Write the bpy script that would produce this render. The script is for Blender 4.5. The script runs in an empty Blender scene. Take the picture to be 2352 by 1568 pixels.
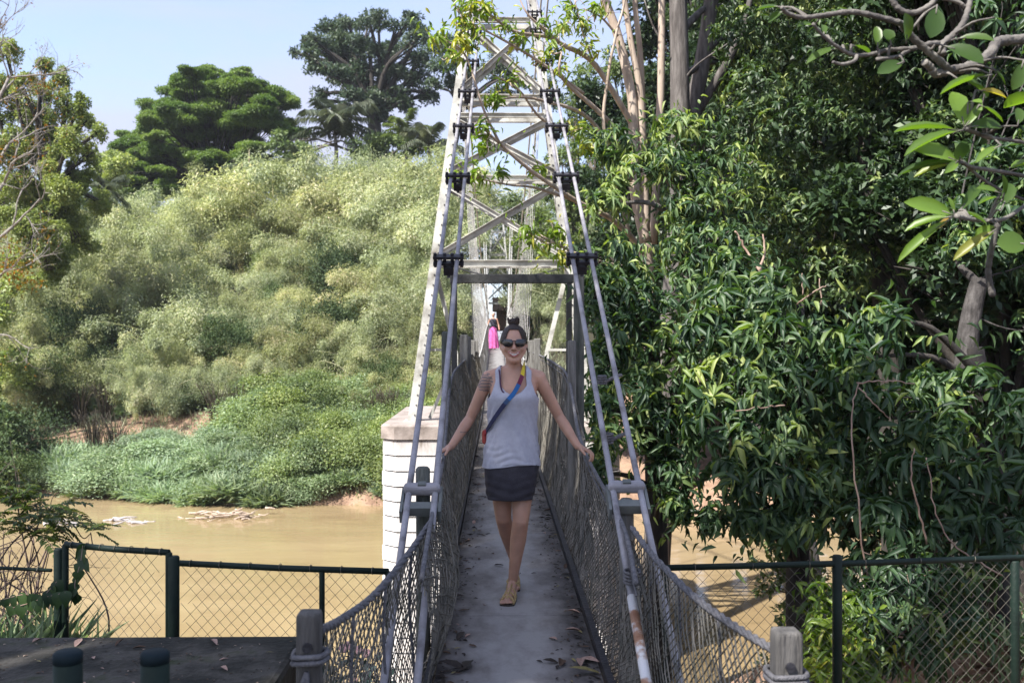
import bpy, math, random
import numpy as np
from mathutils import Vector, Matrix

SC = bpy.context.scene
COL = SC.collection
RNG = np.random.default_rng(11)
random.seed(5)

# ------------------------------------------------------------------ camera
F = 2286.7
CAM = np.array([-0.102, 0.0, 1.54])
YAW = 0.01574
FW = np.array([math.sin(YAW), math.cos(YAW), 0.0])
RT = np.array([math.cos(YAW), -math.sin(YAW), 0.0])
UP = np.array([0, 0, 1.0])

def P(px, py, d):
    """world point seen at (px,py) of the 2352x1568 layout, d metres in front of the camera"""
    return CAM + FW * d + RT * ((px - 1176) / F * d) - UP * ((py - 784) / F * d)

cd = bpy.data.cameras.new('camera')
cd.lens = 35; cd.sensor_width = 36; cd.clip_end = 3000; cd.clip_start = 0.05
cd.dof.use_dof = True; cd.dof.focus_distance = 6.2; cd.dof.aperture_fstop = 4.5
cam = bpy.data.objects.new('camera', cd); COL.objects.link(cam)
cam.location = CAM; cam.rotation_euler = (math.pi / 2, 0, -YAW)
SC.camera = cam

# ------------------------------------------------------------------ light
SUN_AZ = np.array([-0.72, -0.69]); SUN_AZ /= np.linalg.norm(SUN_AZ)
SUN_EL = math.radians(50)
SUN = np.array([SUN_AZ[0] * math.cos(SUN_EL), SUN_AZ[1] * math.cos(SUN_EL), math.sin(SUN_EL)])
w = bpy.data.worlds.new('World'); SC.world = w; w.use_nodes = True
nt = w.node_tree; N = nt.nodes; L = nt.links
bg = N['Background']
sky = N.new('ShaderNodeTexSky'); sky.sky_type = 'NISHITA'; sky.sun_disc = False
sky.sun_elevation = SUN_EL
sky.sun_rotation = math.atan2(SUN[0], SUN[1])
sky.altitude = 400; sky.air_density = 1.0; sky.dust_density = 1.6; sky.ozone_density = 3.0
# thin real clouds: brighter wisps low over the trees
tc = N.new('ShaderNodeTexCoord'); mp = N.new('ShaderNodeMapping'); mp.inputs['Scale'].default_value = (1.2, 1.2, 4.0)
nz = N.new('ShaderNodeTexNoise'); nz.inputs['Scale'].default_value = 1.5; nz.inputs['Detail'].default_value = 6; nz.inputs['Roughness'].default_value = .55
cr = N.new('ShaderNodeValToRGB'); cr.color_ramp.elements[0].position = .36; cr.color_ramp.elements[1].position = .66
cr.color_ramp.elements[0].color = (.22, .22, .22, 1); cr.color_ramp.elements[1].color = (.95, .95, .95, 1)
mx = N.new('ShaderNodeMix'); mx.data_type = 'RGBA'
mx.inputs['B'].default_value = (2.25, 2.32, 3.0, 1)
L.new(tc.outputs['Generated'], mp.inputs['Vector']); L.new(mp.outputs[0], nz.inputs['Vector'])
L.new(nz.outputs['Fac'], cr.inputs['Fac']); L.new(cr.outputs['Color'], mx.inputs['Factor'])
L.new(sky.outputs[0], mx.inputs['A']); L.new(mx.outputs['Result'], bg.inputs['Color'])
bg.inputs['Strength'].default_value = 0.13
sl = bpy.data.lights.new('sun', 'SUN'); sl.energy = 4.7; sl.angle = math.radians(.55); sl.color = (1, .955, .88)
so = bpy.data.objects.new('sun', sl); COL.objects.link(so)
so.rotation_euler = Vector(SUN).to_track_quat('Z', 'Y').to_euler()
so.location = (-30, -20, 60)
vs = SC.view_settings
vs.view_transform = 'Standard'; vs.look = 'None'; vs.gamma = 1; vs.use_curve_mapping = False
vs.exposure = 1.4
cy = SC.cycles
cy.use_denoising = True
cy.max_bounces = 7; cy.diffuse_bounces = 3; cy.glossy_bounces = 2; cy.transmission_bounces = 4; cy.transparent_max_bounces = 6
cy.caustics_reflective = False; cy.caustics_refractive = False
cy.sample_clamp_indirect = 4

# ------------------------------------------------------------------ materials
def _base(name):
    m = bpy.data.materials.new(name); m.use_nodes = True
    return m, m.node_tree.nodes, m.node_tree.links, m.node_tree.nodes['Principled BSDF']

def mat(name, stops, rough=.6, scale=4.0, detail=5, bump=0.0, bscale=None, metal=0, spec=.4, stretch=(1, 1, 1), dist=.02):
    """noise coloured surface. stops: list of (pos, rgb)"""
    m, N, L, b = _base(name)
    b.inputs['Roughness'].default_value = rough; b.inputs['Metallic'].default_value = metal
    b.inputs['Specular IOR Level'].default_value = spec
    tc = N.new('ShaderNodeTexCoord'); mp = N.new('ShaderNodeMapping'); mp.inputs['Scale'].default_value = stretch
    L.new(tc.outputs['Object'], mp.inputs[0])
    nz = N.new('ShaderNodeTexNoise'); nz.inputs['Scale'].default_value = scale; nz.inputs['Detail'].default_value = detail
    nz.inputs['Roughness'].default_value = .62
    L.new(mp.outputs[0], nz.inputs['Vector'])
    cr = N.new('ShaderNodeValToRGB'); e = cr.color_ramp.elements
    while len(e) < len(stops): e.new(.5)
    for k, (p, c) in enumerate(stops): e[k].position = p; e[k].color = (*c, 1)
    L.new(nz.outputs['Fac'], cr.inputs[0]); L.new(cr.outputs[0], b.inputs['Base Color'])
    if bump:
        n2 = N.new('ShaderNodeTexNoise'); n2.inputs['Scale'].default_value = bscale or scale * 4; n2.inputs['Detail'].default_value = 4
        L.new(mp.outputs[0], n2.inputs['Vector'])
        bp = N.new('ShaderNodeBump'); bp.inputs['Strength'].default_value = bump; bp.inputs['Distance'].default_value = dist
        L.new(n2.outputs['Fac'], bp.inputs['Height']); L.new(bp.outputs[0], b.inputs['Normal'])
    return m

def plain(name, c, rough=.5, metal=0, spec=.4):
    a = np.array(c)
    return mat(name, [(.3, tuple(a * .82)), (.7, tuple(np.minimum(a * 1.15, .95)))], rough, 9, 4, .15, 60, metal, spec)

def leafmat(name, stops, trans=.35, rough=.45, spec=.45, tcol=(1.25, 1.3, .55), vary=.3):
    m, N, L, b = _base(name)
    at = N.new('ShaderNodeAttribute'); at.attribute_name = 'rnd'
    cr = N.new('ShaderNodeValToRGB'); e = cr.color_ramp.elements
    while len(e) < len(stops): e.new(.5)
    for k, (p, c) in enumerate(stops): e[k].position = p; e[k].color = (*c, 1)
    L.new(at.outputs['Fac'], cr.inputs[0])
    oi = N.new('ShaderNodeObjectInfo'); mr = N.new('ShaderNodeMapRange')
    mr.inputs['To Min'].default_value = 1 - vary; mr.inputs['To Max'].default_value = 1 + vary
    m3 = N.new('ShaderNodeMath'); m3.operation = 'MULTIPLY'; m3.inputs[1].default_value = 7.31; L.new(oi.outputs['Random'], m3.inputs[0])
    m4 = N.new('ShaderNodeMath'); m4.operation = 'FRACT'; L.new(m3.outputs[0], m4.inputs[0])
    mh = N.new('ShaderNodeMapRange'); mh.inputs['To Min'].default_value = .5 - vary * .075; mh.inputs['To Max'].default_value = .5 + vary * .075; L.new(m4.outputs[0], mh.inputs['Value'])
    mss = N.new('ShaderNodeMapRange'); mss.inputs['To Min'].default_value = 1 + vary * .45; mss.inputs['To Max'].default_value = 1 - vary * .75; L.new(m4.outputs[0], mss.inputs['Value'])
    L.new(oi.outputs['Random'], mr.inputs['Value'])
    hs = N.new('ShaderNodeHueSaturation'); L.new(mr.outputs[0], hs.inputs['Value']); L.new(mh.outputs[0], hs.inputs['Hue']); L.new(mss.outputs[0], hs.inputs['Saturation']); L.new(cr.outputs[0], hs.inputs['Color'])
    L.new(hs.outputs[0], b.inputs['Base Color'])
    b.inputs['Roughness'].default_value = rough; b.inputs['Specular IOR Level'].default_value = spec
    mul = N.new('ShaderNodeMix'); mul.data_type = 'RGBA'; mul.blend_type = 'MULTIPLY'; mul.inputs['Factor'].default_value = 1
    mul.inputs['B'].default_value = (*tcol, 1); L.new(hs.outputs[0], mul.inputs['A'])
    tr = N.new('ShaderNodeBsdfTranslucent'); L.new(mul.outputs['Result'], tr.inputs['Color'])
    ms = N.new('ShaderNodeMixShader'); ms.inputs[0].default_value = trans
    L.new(b.outputs[0], ms.inputs[1]); L.new(tr.outputs[0], ms.inputs[2])
    L.new(ms.outputs[0], N['Material Output'].inputs['Surface'])
    return m

# ------------------------------------------------------------------ objects
def tag(o, label=None, cat=None, group=None, kind=None):
    if label: o['label'] = label
    if cat: o['category'] = cat
    if group: o['group'] = group
    if kind: o['kind'] = kind
    return o

def empty(name, loc):
    o = bpy.data.objects.new(name, None); COL.objects.link(o); o.location = Vector(loc); o.empty_display_size = .2
    return o

def link(name, me, parent=None):
    o = bpy.data.objects.new(name, me); COL.objects.link(o)
    if parent is not None:
        o.parent = parent
        if parent.type == 'EMPTY': o.matrix_parent_inverse = Matrix.Translation(-parent.location)
    return o

def dup(root, loc, rotz=0, scale=None):
    r = root.copy(); COL.objects.link(r); r.location = Vector(loc); r.rotation_euler = (0, 0, rotz)
    if scale is not None: r.scale = scale
    for c in list(root.children):
        k = c.copy(); COL.objects.link(k); k.parent = r; k.matrix_parent_inverse = c.matrix_parent_inverse.copy()
        for g in list(c.children):
            h = g.copy(); COL.objects.link(h); h.parent = k
    return r

def mesh_np(name, V, Fq, m, rnd=None, smooth=False):
    V = np.ascontiguousarray(V, dtype=np.float32); Fq = np.ascontiguousarray(Fq, dtype=np.int32)
    me = bpy.data.meshes.new(name)
    n = len(Fq); k = Fq.shape[1]
    me.vertices.add(len(V)); me.vertices.foreach_set('co', V.ravel())
    me.loops.add(n * k); me.loops.foreach_set('vertex_index', Fq.ravel())
    me.polygons.add(n); me.polygons.foreach_set('loop_start', np.arange(0, n * k, k, dtype=np.int32))
    if smooth: me.polygons.foreach_set('use_smooth', np.ones(n, dtype=bool))
    me.update(calc_edges=True)
    if rnd is not None:
        a = me.attributes.new('rnd', 'FLOAT', 'FACE'); a.data.foreach_set('value', np.asarray(rnd, dtype=np.float32))
    me.materials.append(m)
    return me

def nrmz(a):
    a = np.asarray(a, float); return a / np.maximum(np.linalg.norm(a, axis=-1, keepdims=True), 1e-9)

class MB:
    def __init__(s): s.v = []; s.f = []; s.mi = []; s.cur = 0
    def add(s, V, Fs):
        o = len(s.v); s.v += [tuple(map(float, p)) for p in V]
        for f in Fs: s.f.append(tuple(i + o for i in f)); s.mi.append(s.cur)
    def box(s, c, size, ax=None):
        c = np.array(c, float); h = np.array(size, float) / 2
        A = np.eye(3) if ax is None else np.array(ax, float)
        V = [c + A[0] * h[0] * i + A[1] * h[1] * j + A[2] * h[2] * k for i in (-1, 1) for j in (-1, 1) for k in (-1, 1)]
        s.add(V, [(0, 1, 3, 2), (4, 6, 7, 5), (0, 4, 5, 1), (2, 3, 7, 6), (0, 2, 6, 4), (1, 5, 7, 3)])
    def bar(s, p, q, w, h, up=(0, 0, 1)):
        p = np.array(p, float); q = np.array(q, float); d = q - p; l = np.linalg.norm(d); z = d / l
        u = np.array(up, float)
        if abs(z @ u) > .98: u = np.array([0, 1.0, 0])
        x = nrmz(np.cross(u, z)); y = np.cross(z, x)
        s.box((p + q) / 2, (w, h, l), (x, y, z))
    def tube(s, pts, rad, n=6, cap=True):
        pts = np.array(pts, float); m = len(pts); rad = np.broadcast_to(np.array(rad, float), (m,))
        t = np.gradient(pts, axis=0); t = nrmz(t)
        ref = np.array([0, 0, 1.0]) if abs(nrmz(pts[-1] - pts[0])[2]) < .8 else np.array([0, 1.0, 0.2])
        V = []
        for i in range(m):
            x = nrmz(np.cross(ref, t[i])); y = np.cross(t[i], x)
            for k in range(n):
                a = 2 * math.pi * k / n
                V.append(pts[i] + rad[i] * (math.cos(a) * x + math.sin(a) * y))
        Fs = [(i * n + k, i * n + (k + 1) % n, (i + 1) * n + (k + 1) % n, (i + 1) * n + k) for i in range(m - 1) for k in range(n)]
        if cap: Fs += [tuple(range(n - 1, -1, -1)), tuple(range((m - 1) * n, m * n))]
        s.add(V, Fs)
    def ball(s, c, r, nu=12, nv=8):
        c = np.array(c, float); r = np.broadcast_to(np.array(r, float), (3,))
        V = [c + r * np.array((0, 0, 1.0))]
        for j in range(1, nv):
            a = math.pi * j / nv
            for k in range(nu):
                b = 2 * math.pi * k / nu
                V.append(c + r * np.array((math.sin(a) * math.cos(b), math.sin(a) * math.sin(b), math.cos(a))))
        V.append(c - r * np.array((0, 0, 1.0))); e = len(V) - 1
        Fs = [(0, 1 + k, 1 + (k + 1) % nu) for k in range(nu)]
        for j in range(nv - 2):
            a = 1 + j * nu; Fs += [(a + k, a + nu + k, a + nu + (k + 1) % nu, a + (k + 1) % nu) for k in range(nu)]
        a = 1 + (nv - 2) * nu; Fs += [(e, a + (k + 1) % nu, a + k) for k in range(nu)]
        s.add(V, Fs)
    def cone(s, p, q, r1, r2, n=14):
        """closed round cone with ball ends"""
        s.tube([p, q], [r1, r2], n); s.ball(p, r1, n, 8); s.ball(q, r2, n, 8)
    def chain(s, pts, rad, n=14):
        for i in range(len(pts) - 1): s.cone(pts[i], pts[i + 1], rad[i], rad[i + 1], n)
    def loft(s, rings, cap=True):
        n = len(rings[0]); V = [p for r in rings for p in r]; m = len(rings)
        Fs = [(i * n + k, i * n + (k + 1) % n, (i + 1) * n + (k + 1) % n, (i + 1) * n + k) for i in range(m - 1) for k in range(n)]
        if cap: Fs += [tuple(range(n - 1, -1, -1)), tuple(range((m - 1) * n, m * n))]
        s.add(V, Fs)
    def mesh(s, name, mats, smooth=False):
        me = bpy.data.meshes.new(name); me.from_pydata(s.v, [], s.f)
        for m in (mats if isinstance(mats, (list, tuple)) else [mats]): me.materials.append(m)
        if any(s.mi): me.polygons.foreach_set('material_index', s.mi)
        if smooth: me.polygons.foreach_set('use_smooth', [True] * len(s.f))
        me.update(); return me
    def build(s, name, mats, parent=None, smooth=False):
        return link(name, s.mesh(name, mats, smooth), parent)

def bevel(o, wd=.008, seg=2):
    b = o.modifiers.new('bevel', 'BEVEL'); b.width = wd; b.segments = seg; b.limit_method = 'ANGLE'
    return o

def spline(pts, n=6):
    """Catmull-Rom through the points"""
    p = np.array(pts, float)
    if len(p) < 3: return np.array([p[0] + (p[-1] - p[0]) * t for t in np.linspace(0, 1, n + 1)])
    q = np.vstack([2 * p[0] - p[1], p, 2 * p[-1] - p[-2]]); out = []
    for i in range(1, len(q) - 2):
        for t in np.linspace(0, 1, n, endpoint=False):
            a, b, c, d = q[i - 1], q[i], q[i + 1], q[i + 2]
            out.append(.5 * (2 * b + (c - a) * t + (2 * a - 5 * b + 4 * c - d) * t * t + (3 * b - a - 3 * c + d) * t ** 3))
    out.append(p[-1]); return np.array(out)

# ------------------------------------------------------------------ foliage
LEAF1 = (np.array([(0, 0, 0), (-.5, .42, .10), (0, 1, -.06), (.5, .42, .10)]), np.array([(0, 1, 2, 3)]))
def leaf_tmpl(droop=.25, fold=.12, rows=((0, .04), (.25, .40), (.55, .5), (.82, .30), (1, .02))):
    V = []; Q = []
    for t, h in rows:
        z = -droop * t * t
        V += [(-h, t, z + fold * h * 2), (0, t, z), (h, t, z + fold * h * 2)]
    for i in range(len(rows) - 1):
        a = 3 * i; Q += [(a, a + 1, a + 4, a + 3), (a + 1, a + 2, a + 5, a + 4)]
    return np.array(V, float), np.array(Q)
LEAFM = leaf_tmpl(.45, .16, ((0, .05), (.35, .5), (.72, .38), (1, .02)))
LEAFD = leaf_tmpl(.3, .12)
BLADE = leaf_tmpl(.35, .1, ((0, .35), (.5, .5), (1, .03)))

class Fol:
    def __init__(s): s.V = []; s.F = []; s.R = []; s.n = 0
    def add(s, tm, pos, y, nr, Ln, Wd, rnd=None):
        pos = np.asarray(pos, float); n = len(pos)
        if n == 0: return
        y = nrmz(y); x = nrmz(np.cross(y, nr)); z = np.cross(x, y)
        T, Q = tm; k = len(T)
        Ln = np.broadcast_to(np.asarray(Ln, float), (n,)); Wd = np.broadcast_to(np.asarray(Wd, float), (n,))
        V = pos[:, None, :] + (T[None, :, 0:1] * Wd[:, None, None]) * x[:, None, :] \
            + (T[None, :, 1:2] * Ln[:, None, None]) * y[:, None, :] + (T[None, :, 2:3] * Ln[:, None, None]) * z[:, None, :]
        s.V.append(V.reshape(-1, 3))
        s.F.append((Q[None] + (np.arange(n) * k)[:, None, None]).reshape(-1, 4) + s.n)
        if rnd is None: rnd = RNG.random(n)
        s.R.append(np.repeat(np.broadcast_to(rnd, (n,)), len(Q))); s.n += n * k
    def mesh(s, name, m): return mesh_np(name, np.vstack(s.V), np.vstack(s.F), m, np.concatenate(s.R))
    def build(s, name, m, parent=None): return link(name, s.mesh(name, m), parent)

def unit(n, rng=RNG): return nrmz(rng.normal(size=(n, 3)))

def blob(fo, c, r, n, size, tm=LEAF1, asp=.4, shell=.5, up=.8, droop=.0, rng=RNG, bias=0.0, sub=0, tone=.5, tvar=.5):
    """n leaves through an ellipsoid, more of them near its skin; sub>0 first splits it into sub clumps"""
    c = np.array(c, float); r = np.broadcast_to(np.array(r, float), (3,))
    if sub:
        d = unit(sub, rng); rr = (.35 + .65 * rng.random((sub, 1)))
        for k in range(sub):
            cc = c + d[k] * rr[k] * r * .8
            f = rng.uniform(.32, .55)
            blob(fo, cc, r * f, max(6, n // sub), size, tm, asp, shell, up, droop, rng, bias, 0, tone + rng.uniform(-.18, .18), tvar)
        return
    d = unit(n, rng); q = shell + (1 - shell) * rng.random((n, 1)) ** .6
    d[:, 2] = np.where(rng.random(n) < bias, np.abs(d[:, 2]), d[:, 2])
    p = c + d * q * r * (1 + .12 * rng.normal(size=(n, 1)))
    y = d * .7 + unit(n, rng) * .9 + np.array([0, 0, -droop])
    nr = d * .6 + unit(n, rng) * .7 + np.array([0, 0, up])
    L_ = size * rng.uniform(.65, 1.35, n)
    fo.add(tm, p, y, nr, L_, L_ * asp, np.clip(tone + tvar * (rng.random(n) - .5) * 2 * .6, 0, 1))

def rosettes(fo, pos, axis, nl, length, asp=.22, tm=LEAFM, spread=1.0, droop=.35, rng=RNG, tone=None):
    """whorls of long leaves around given tips"""
    m = len(pos); axis = nrmz(axis)
    a = nrmz(np.cross(axis, unit(m, rng))); b = np.cross(axis, a)
    tn = rng.random(m) if tone is None else np.broadcast_to(tone, (m,))
    for k in range(nl):
        sel = rng.random(m) < .82
        if not sel.any(): continue
        th = 2 * math.pi * (k / nl) + rng.uniform(-.4, .4, m)
        e = rng.uniform(-.35, .55, m)[:, None]
        y = (np.cos(th)[:, None] * a + np.sin(th)[:, None] * b) * spread + axis * e + np.array([0, 0, -droop]) * rng.uniform(.3, 1.5, (m, 1))
        nr = axis + np.array([0, 0, .6]) + unit(m, rng) * .35
        Ln = length * rng.uniform(.45, 1.2, m)
        off = pos + axis * rng.uniform(-.3, .15, (m, 1)) * length * .5
        fo.add(tm, off[sel], y[sel], nr[sel], Ln[sel], (Ln * asp * rng.uniform(.8, 1.3, m))[sel], np.clip(tn + rng.normal(0, .15, m), 0, 1)[sel])

# warm valley haze: one even volume round everything
m_ = bpy.data.materials.new('haze'); m_.use_nodes = True; n_ = m_.node_tree.nodes; n_.remove(n_['Principled BSDF'])
pv_ = n_.new('ShaderNodeVolumePrincipled'); pv_.inputs['Color'].default_value = (.86, .90, .98, 1); pv_.inputs['Density'].default_value = .00024; pv_.inputs['Anisotropy'].default_value = .25
m_.node_tree.links.new(pv_.outputs[0], n_['Material Output'].inputs['Volume'])
HB = MB(); HB.box((0, 420, 15), (1460, 1020, 48)); tag(HB.build('haze', m_), kind='stuff', label='thin pale haze hanging over the river valley', cat='haze')
# ------------------------------------------------------------------ terrain, water
def sst(x, a, b):
    t = np.clip((x - a) / (b - a), 0, 1); return t * t * (3 - 2 * t)
def deckz(y):
    y = np.asarray(y, float)
    return np.interp(y, [-10, 20, 24, 30, 38, 45, 56, 68, 90], [0, 0, .14, .48, .93, 1.17, 1.28, 1.2, 1.1])
WZ = -5.0
def yw(x): return 40 + np.clip(-11 - x, 0, 40) * .35 - np.clip(x, 0, 9) * .45
def gz(x, y):
    x = np.asarray(x, float); y = np.asarray(y, float); x, y = np.broadcast_arrays(x, y)
    t = y - yw(x)
    far = np.interp(t, [-12, -1.5, 0, 1.5, 8, 18, 30, 40, 60, 300], [-6.6, -5.9, -5.02, -4.3, -2.4, 1.0, 5.6, 8.6, 10.5, 9])
    far = np.where(x > 3, far * np.where(far > 0, .7, 1), far)
    c = sst(np.abs(x), 1.6, 4.5)
    far = np.minimum(far, (deckz(y) - .5)) * (1 - c) + far * c
    nl = np.interp(y, [5.1, 5.6, 7, 9, 14, 18], [-.4, -.55, -.85, -1.7, -5.1, -6.6])
    nr = np.interp(y, [3, 6, 8, 11, 14, 19, 24], [-.4, -.78, -.86, -1.5, -2.6, -5.1, -6.6])
    nc = np.interp(y, [3.2, 4.6, 6, 7.5, 9], [-.4, -.9, -2.8, -5.2, -6.6])
    near = nl * sst(-x, 1.0, 2.4) + nc * (1 - sst(-x, 1.0, 2.4)) * (1 - sst(x, 2.7, 4.4)) + nr * sst(x, 2.7, 4.4)
    side = np.interp(y, [5, 8, 20, 25, 30], [-.5, -1, -1.6, -3.5, -6.6])
    k = sst(-x, 11.5, 14); near = np.where(y > 1e9, side, near)
    wob = .18 * np.sin(x * .9 + y * .4) * np.sin(y * .7 - x * .3) + .09 * np.sin(2.3 * x + 1.1 * y)
    bed = np.maximum(np.where(y < 28, near, far), np.where(y < 28, -6.6, -6.6))
    return bed + wob * sst(np.abs(y - 2), 3, 6) * sst(np.abs(x), .5, 2.5) * np.where(bed > -5.6, 1, .2)

ys = np.concatenate([np.arange(-60, -2, 4), np.arange(-2, 19, .35), np.arange(19, 34, 1.5), np.arange(34, 100, .9), np.arange(100, 300, 10), np.linspace(300, 900, 10)])
xh = np.concatenate([np.arange(0, 12, .45), np.arange(12, 45, 1.0), np.arange(45, 120, 6), np.linspace(120, 700, 14)])
xs = np.concatenate([-xh[:0:-1], xh])
XX, YY = np.meshgrid(xs, ys); ZZ = gz(XX, YY)
V = np.stack([XX, YY, ZZ], -1).reshape(-1, 3); nx, ny = len(xs), len(ys)
ii = (np.arange(ny - 1)[:, None] * nx + np.arange(nx - 1)[None]).ravel()
Q = np.stack([ii, ii + 1, ii + 1 + nx, ii + nx], -1)
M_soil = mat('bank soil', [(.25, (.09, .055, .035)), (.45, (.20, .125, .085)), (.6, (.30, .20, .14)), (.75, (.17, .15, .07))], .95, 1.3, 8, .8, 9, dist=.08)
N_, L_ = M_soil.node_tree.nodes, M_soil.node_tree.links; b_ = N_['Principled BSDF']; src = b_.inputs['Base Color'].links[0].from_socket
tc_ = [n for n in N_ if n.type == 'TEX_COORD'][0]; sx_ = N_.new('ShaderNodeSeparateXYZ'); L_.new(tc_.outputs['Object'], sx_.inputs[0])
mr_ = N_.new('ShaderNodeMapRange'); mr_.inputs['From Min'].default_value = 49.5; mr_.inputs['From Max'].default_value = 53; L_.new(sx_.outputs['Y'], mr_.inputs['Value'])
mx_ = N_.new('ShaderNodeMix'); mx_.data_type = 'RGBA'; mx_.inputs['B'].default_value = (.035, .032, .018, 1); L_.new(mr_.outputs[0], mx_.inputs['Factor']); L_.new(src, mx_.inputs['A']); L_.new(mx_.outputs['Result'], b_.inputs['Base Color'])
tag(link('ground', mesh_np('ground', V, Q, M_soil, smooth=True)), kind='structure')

M_water, N, L, b = _base('muddy river water')
b.inputs['Roughness'].default_value = .09; b.inputs['Specular IOR Level'].default_value = .35
tc = N.new('ShaderNodeTexCoord'); mp = N.new('ShaderNodeMapping'); mp.inputs['Scale'].default_value = (.5, 1.3, 1)
L.new(tc.outputs['Object'], mp.inputs[0])
nz = N.new('ShaderNodeTexNoise'); nz.inputs['Scale'].default_value = .16; nz.inputs['Detail'].default_value = 5; nz.inputs['Distortion'].default_value = .8; L.new(mp.outputs[0], nz.inputs['Vector'])
cr = N.new('ShaderNodeValToRGB'); e = cr.color_ramp.elements
e[0].position = .32; e[0].color = (.235, .17, .092, 1); e[1].position = .68; e[1].color = (.315, .24, .14, 1)
L.new(nz.outputs['Fac'], cr.inputs[0]); L.new(cr.outputs[0], b.inputs['Base Color'])
n2 = N.new('ShaderNodeTexNoise'); n2.inputs['Scale'].default_value = .9; n2.inputs['Detail'].default_value = 6; L.new(mp.outputs[0], n2.inputs['Vector'])
bp = N.new('ShaderNodeBump'); bp.inputs['Strength'].default_value = .22; bp.inputs['Distance'].default_value = .12
L.new(n2.outputs['Fac'], bp.inputs['Height']); L.new(bp.outputs[0], b.inputs['Normal'])
wx = np.linspace(-500, 500, 21); wyy = np.linspace(2, 46, 12)
XX, YY = np.meshgrid(wx, wyy); V = np.stack([XX, YY, XX * 0 + WZ], -1).reshape(-1, 3)
ii = (np.arange(11)[:, None] * 21 + np.arange(20)[None]).ravel()
tag(link('river', mesh_np('river', V, np.stack([ii, ii + 1, ii + 22, ii + 21], -1), M_water)), kind='structure')

# concrete landing the photographer stands on
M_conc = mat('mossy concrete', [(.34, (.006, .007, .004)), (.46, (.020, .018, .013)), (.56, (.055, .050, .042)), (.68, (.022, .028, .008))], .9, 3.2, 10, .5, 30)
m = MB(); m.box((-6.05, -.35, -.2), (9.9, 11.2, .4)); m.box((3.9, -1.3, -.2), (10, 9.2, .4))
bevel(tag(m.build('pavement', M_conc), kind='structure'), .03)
# ------------------------------------------------------------------ bridge
M_galv = mat('grey galvanised steel', [(.32, (.13, .12, .125)), (.45, (.24, .232, .25)), (.6, (.30, .29, .315)), (.75, (.37, .36, .38))], .6, 7, 8, .2, 40, metal=.15)
M_rope = mat('grey weathered rope', [(.3, (.07, .07, .08)), (.7, (.17, .165, .175))], .9, 30, 4, .6, 120)
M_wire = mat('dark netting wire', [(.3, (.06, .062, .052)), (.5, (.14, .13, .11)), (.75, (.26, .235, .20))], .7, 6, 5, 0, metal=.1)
M_netlit = mat('sunlit-pale netting wire', [(.3, (.30, .30, .30)), (.7, (.55, .54, .52))], .6, 6, 4)  # pale copy of the netting wire with sunlight put into its colour
M_black = mat('black greased iron', [(.3, (.010, .010, .014)), (.7, (.035, .034, .042))], .5, 12, 4, .3, 50)
M_white = mat('white painted steel', [(.28, (.42, .41, .37)), (.42, (.62, .62, .58)), (.7, (.72, .72, .68))], .5, 3.5, 7, .15, 30)
M_tow = mat('tower steel paint', [(.30, (.16, .145, .12)), (.42, (.33, .325, .30)), (.56, (.50, .495, .46)), (.75, (.60, .60, .56))], .5, 2.6, 9, .15, 30)
M_wood = mat('weathered grey timber', [(.3, (.07, .066, .06)), (.5, (.14, .135, .125)), (.72, (.24, .235, .22))], .9, 6, 6, .6, 25, stretch=(4, 4, .5))
M_wood2 = mat('mossy dark timber', [(.3, (.035, .045, .038)), (.5, (.085, .09, .08)), (.72, (.16, .165, .15))], .9, 6, 6, .6, 25, stretch=(4, 4, .6))
M_rust = mat('rusty white paint', [(.38, (.20, .07, .03)), (.47, (.36, .2, .12)), (.52, (.66, .65, .64)), (.75, (.74, .73, .73))], .6, 4, 7, .2, 30)

BR = empty('suspension_bridge', (0, 4, 0))
tag(BR, 'narrow suspension footbridge with net sides and grey cables crossing the brown river', 'bridge')

# deck: lengthwise steel sheets with a worn centre strip
M_deck, N, L, b = _base('deck sheet')
b.inputs['Roughness'].default_value = .62; b.inputs['Specular IOR Level'].default_value = .3
tc = N.new('ShaderNodeTexCoord'); sx = N.new('ShaderNodeSeparateXYZ'); L.new(tc.outputs['Object'], sx.inputs[0])
nz = N.new('ShaderNodeTexNoise'); nz.inputs['Scale'].default_value = 3.0; nz.inputs['Detail'].default_value = 8; nz.inputs['Roughness'].default_value = .68
mp = N.new('ShaderNodeMapping'); mp.inputs['Scale'].default_value = (1.6, .9, 1); L.new(tc.outputs['Object'], mp.inputs[0]); L.new(mp.outputs[0], nz.inputs['Vector'])
ab = N.new('ShaderNodeMath'); ab.operation = 'ABSOLUTE'; L.new(sx.outputs['X'], ab.inputs[0])
mr = N.new('ShaderNodeMapRange'); mr.inputs['From Min'].default_value = .08; mr.inputs['From Max'].default_value = .36; mr.inputs['To Min'].default_value = .16; mr.inputs['To Max'].default_value = -.22
L.new(ab.outputs[0], mr.inputs['Value'])
ad = N.new('ShaderNodeMath'); L.new(nz.outputs['Fac'], ad.inputs[0]); L.new(mr.outputs[0], ad.inputs[1])
cr = N.new('ShaderNodeValToRGB'); e = cr.color_ramp.elements; e.new(.5)
for k, (p_, c_) in enumerate([(.24, (.05, .044, .042)), (.46, (.165, .152, .146)), (.7, (.285, .275, .27))]): e[k].position = p_; e[k].color = (*c_, 1)
L.new(ad.outputs[0], cr.inputs[0]); L.new(cr.outputs[0], b.inputs['Base Color'])
wv = N.new('ShaderNodeTexChecker'); wv.inputs['Scale'].default_value = 75
bp = N.new('ShaderNodeBump'); bp.inputs['Strength'].default_value = .25; bp.inputs['Distance'].default_value = .004
L.new(tc.outputs['Object'], wv.inputs['Vector']); L.new(wv.outputs['Fac'], bp.inputs['Height']); L.new(bp.outputs[0], b.inputs['Normal'])

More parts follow.
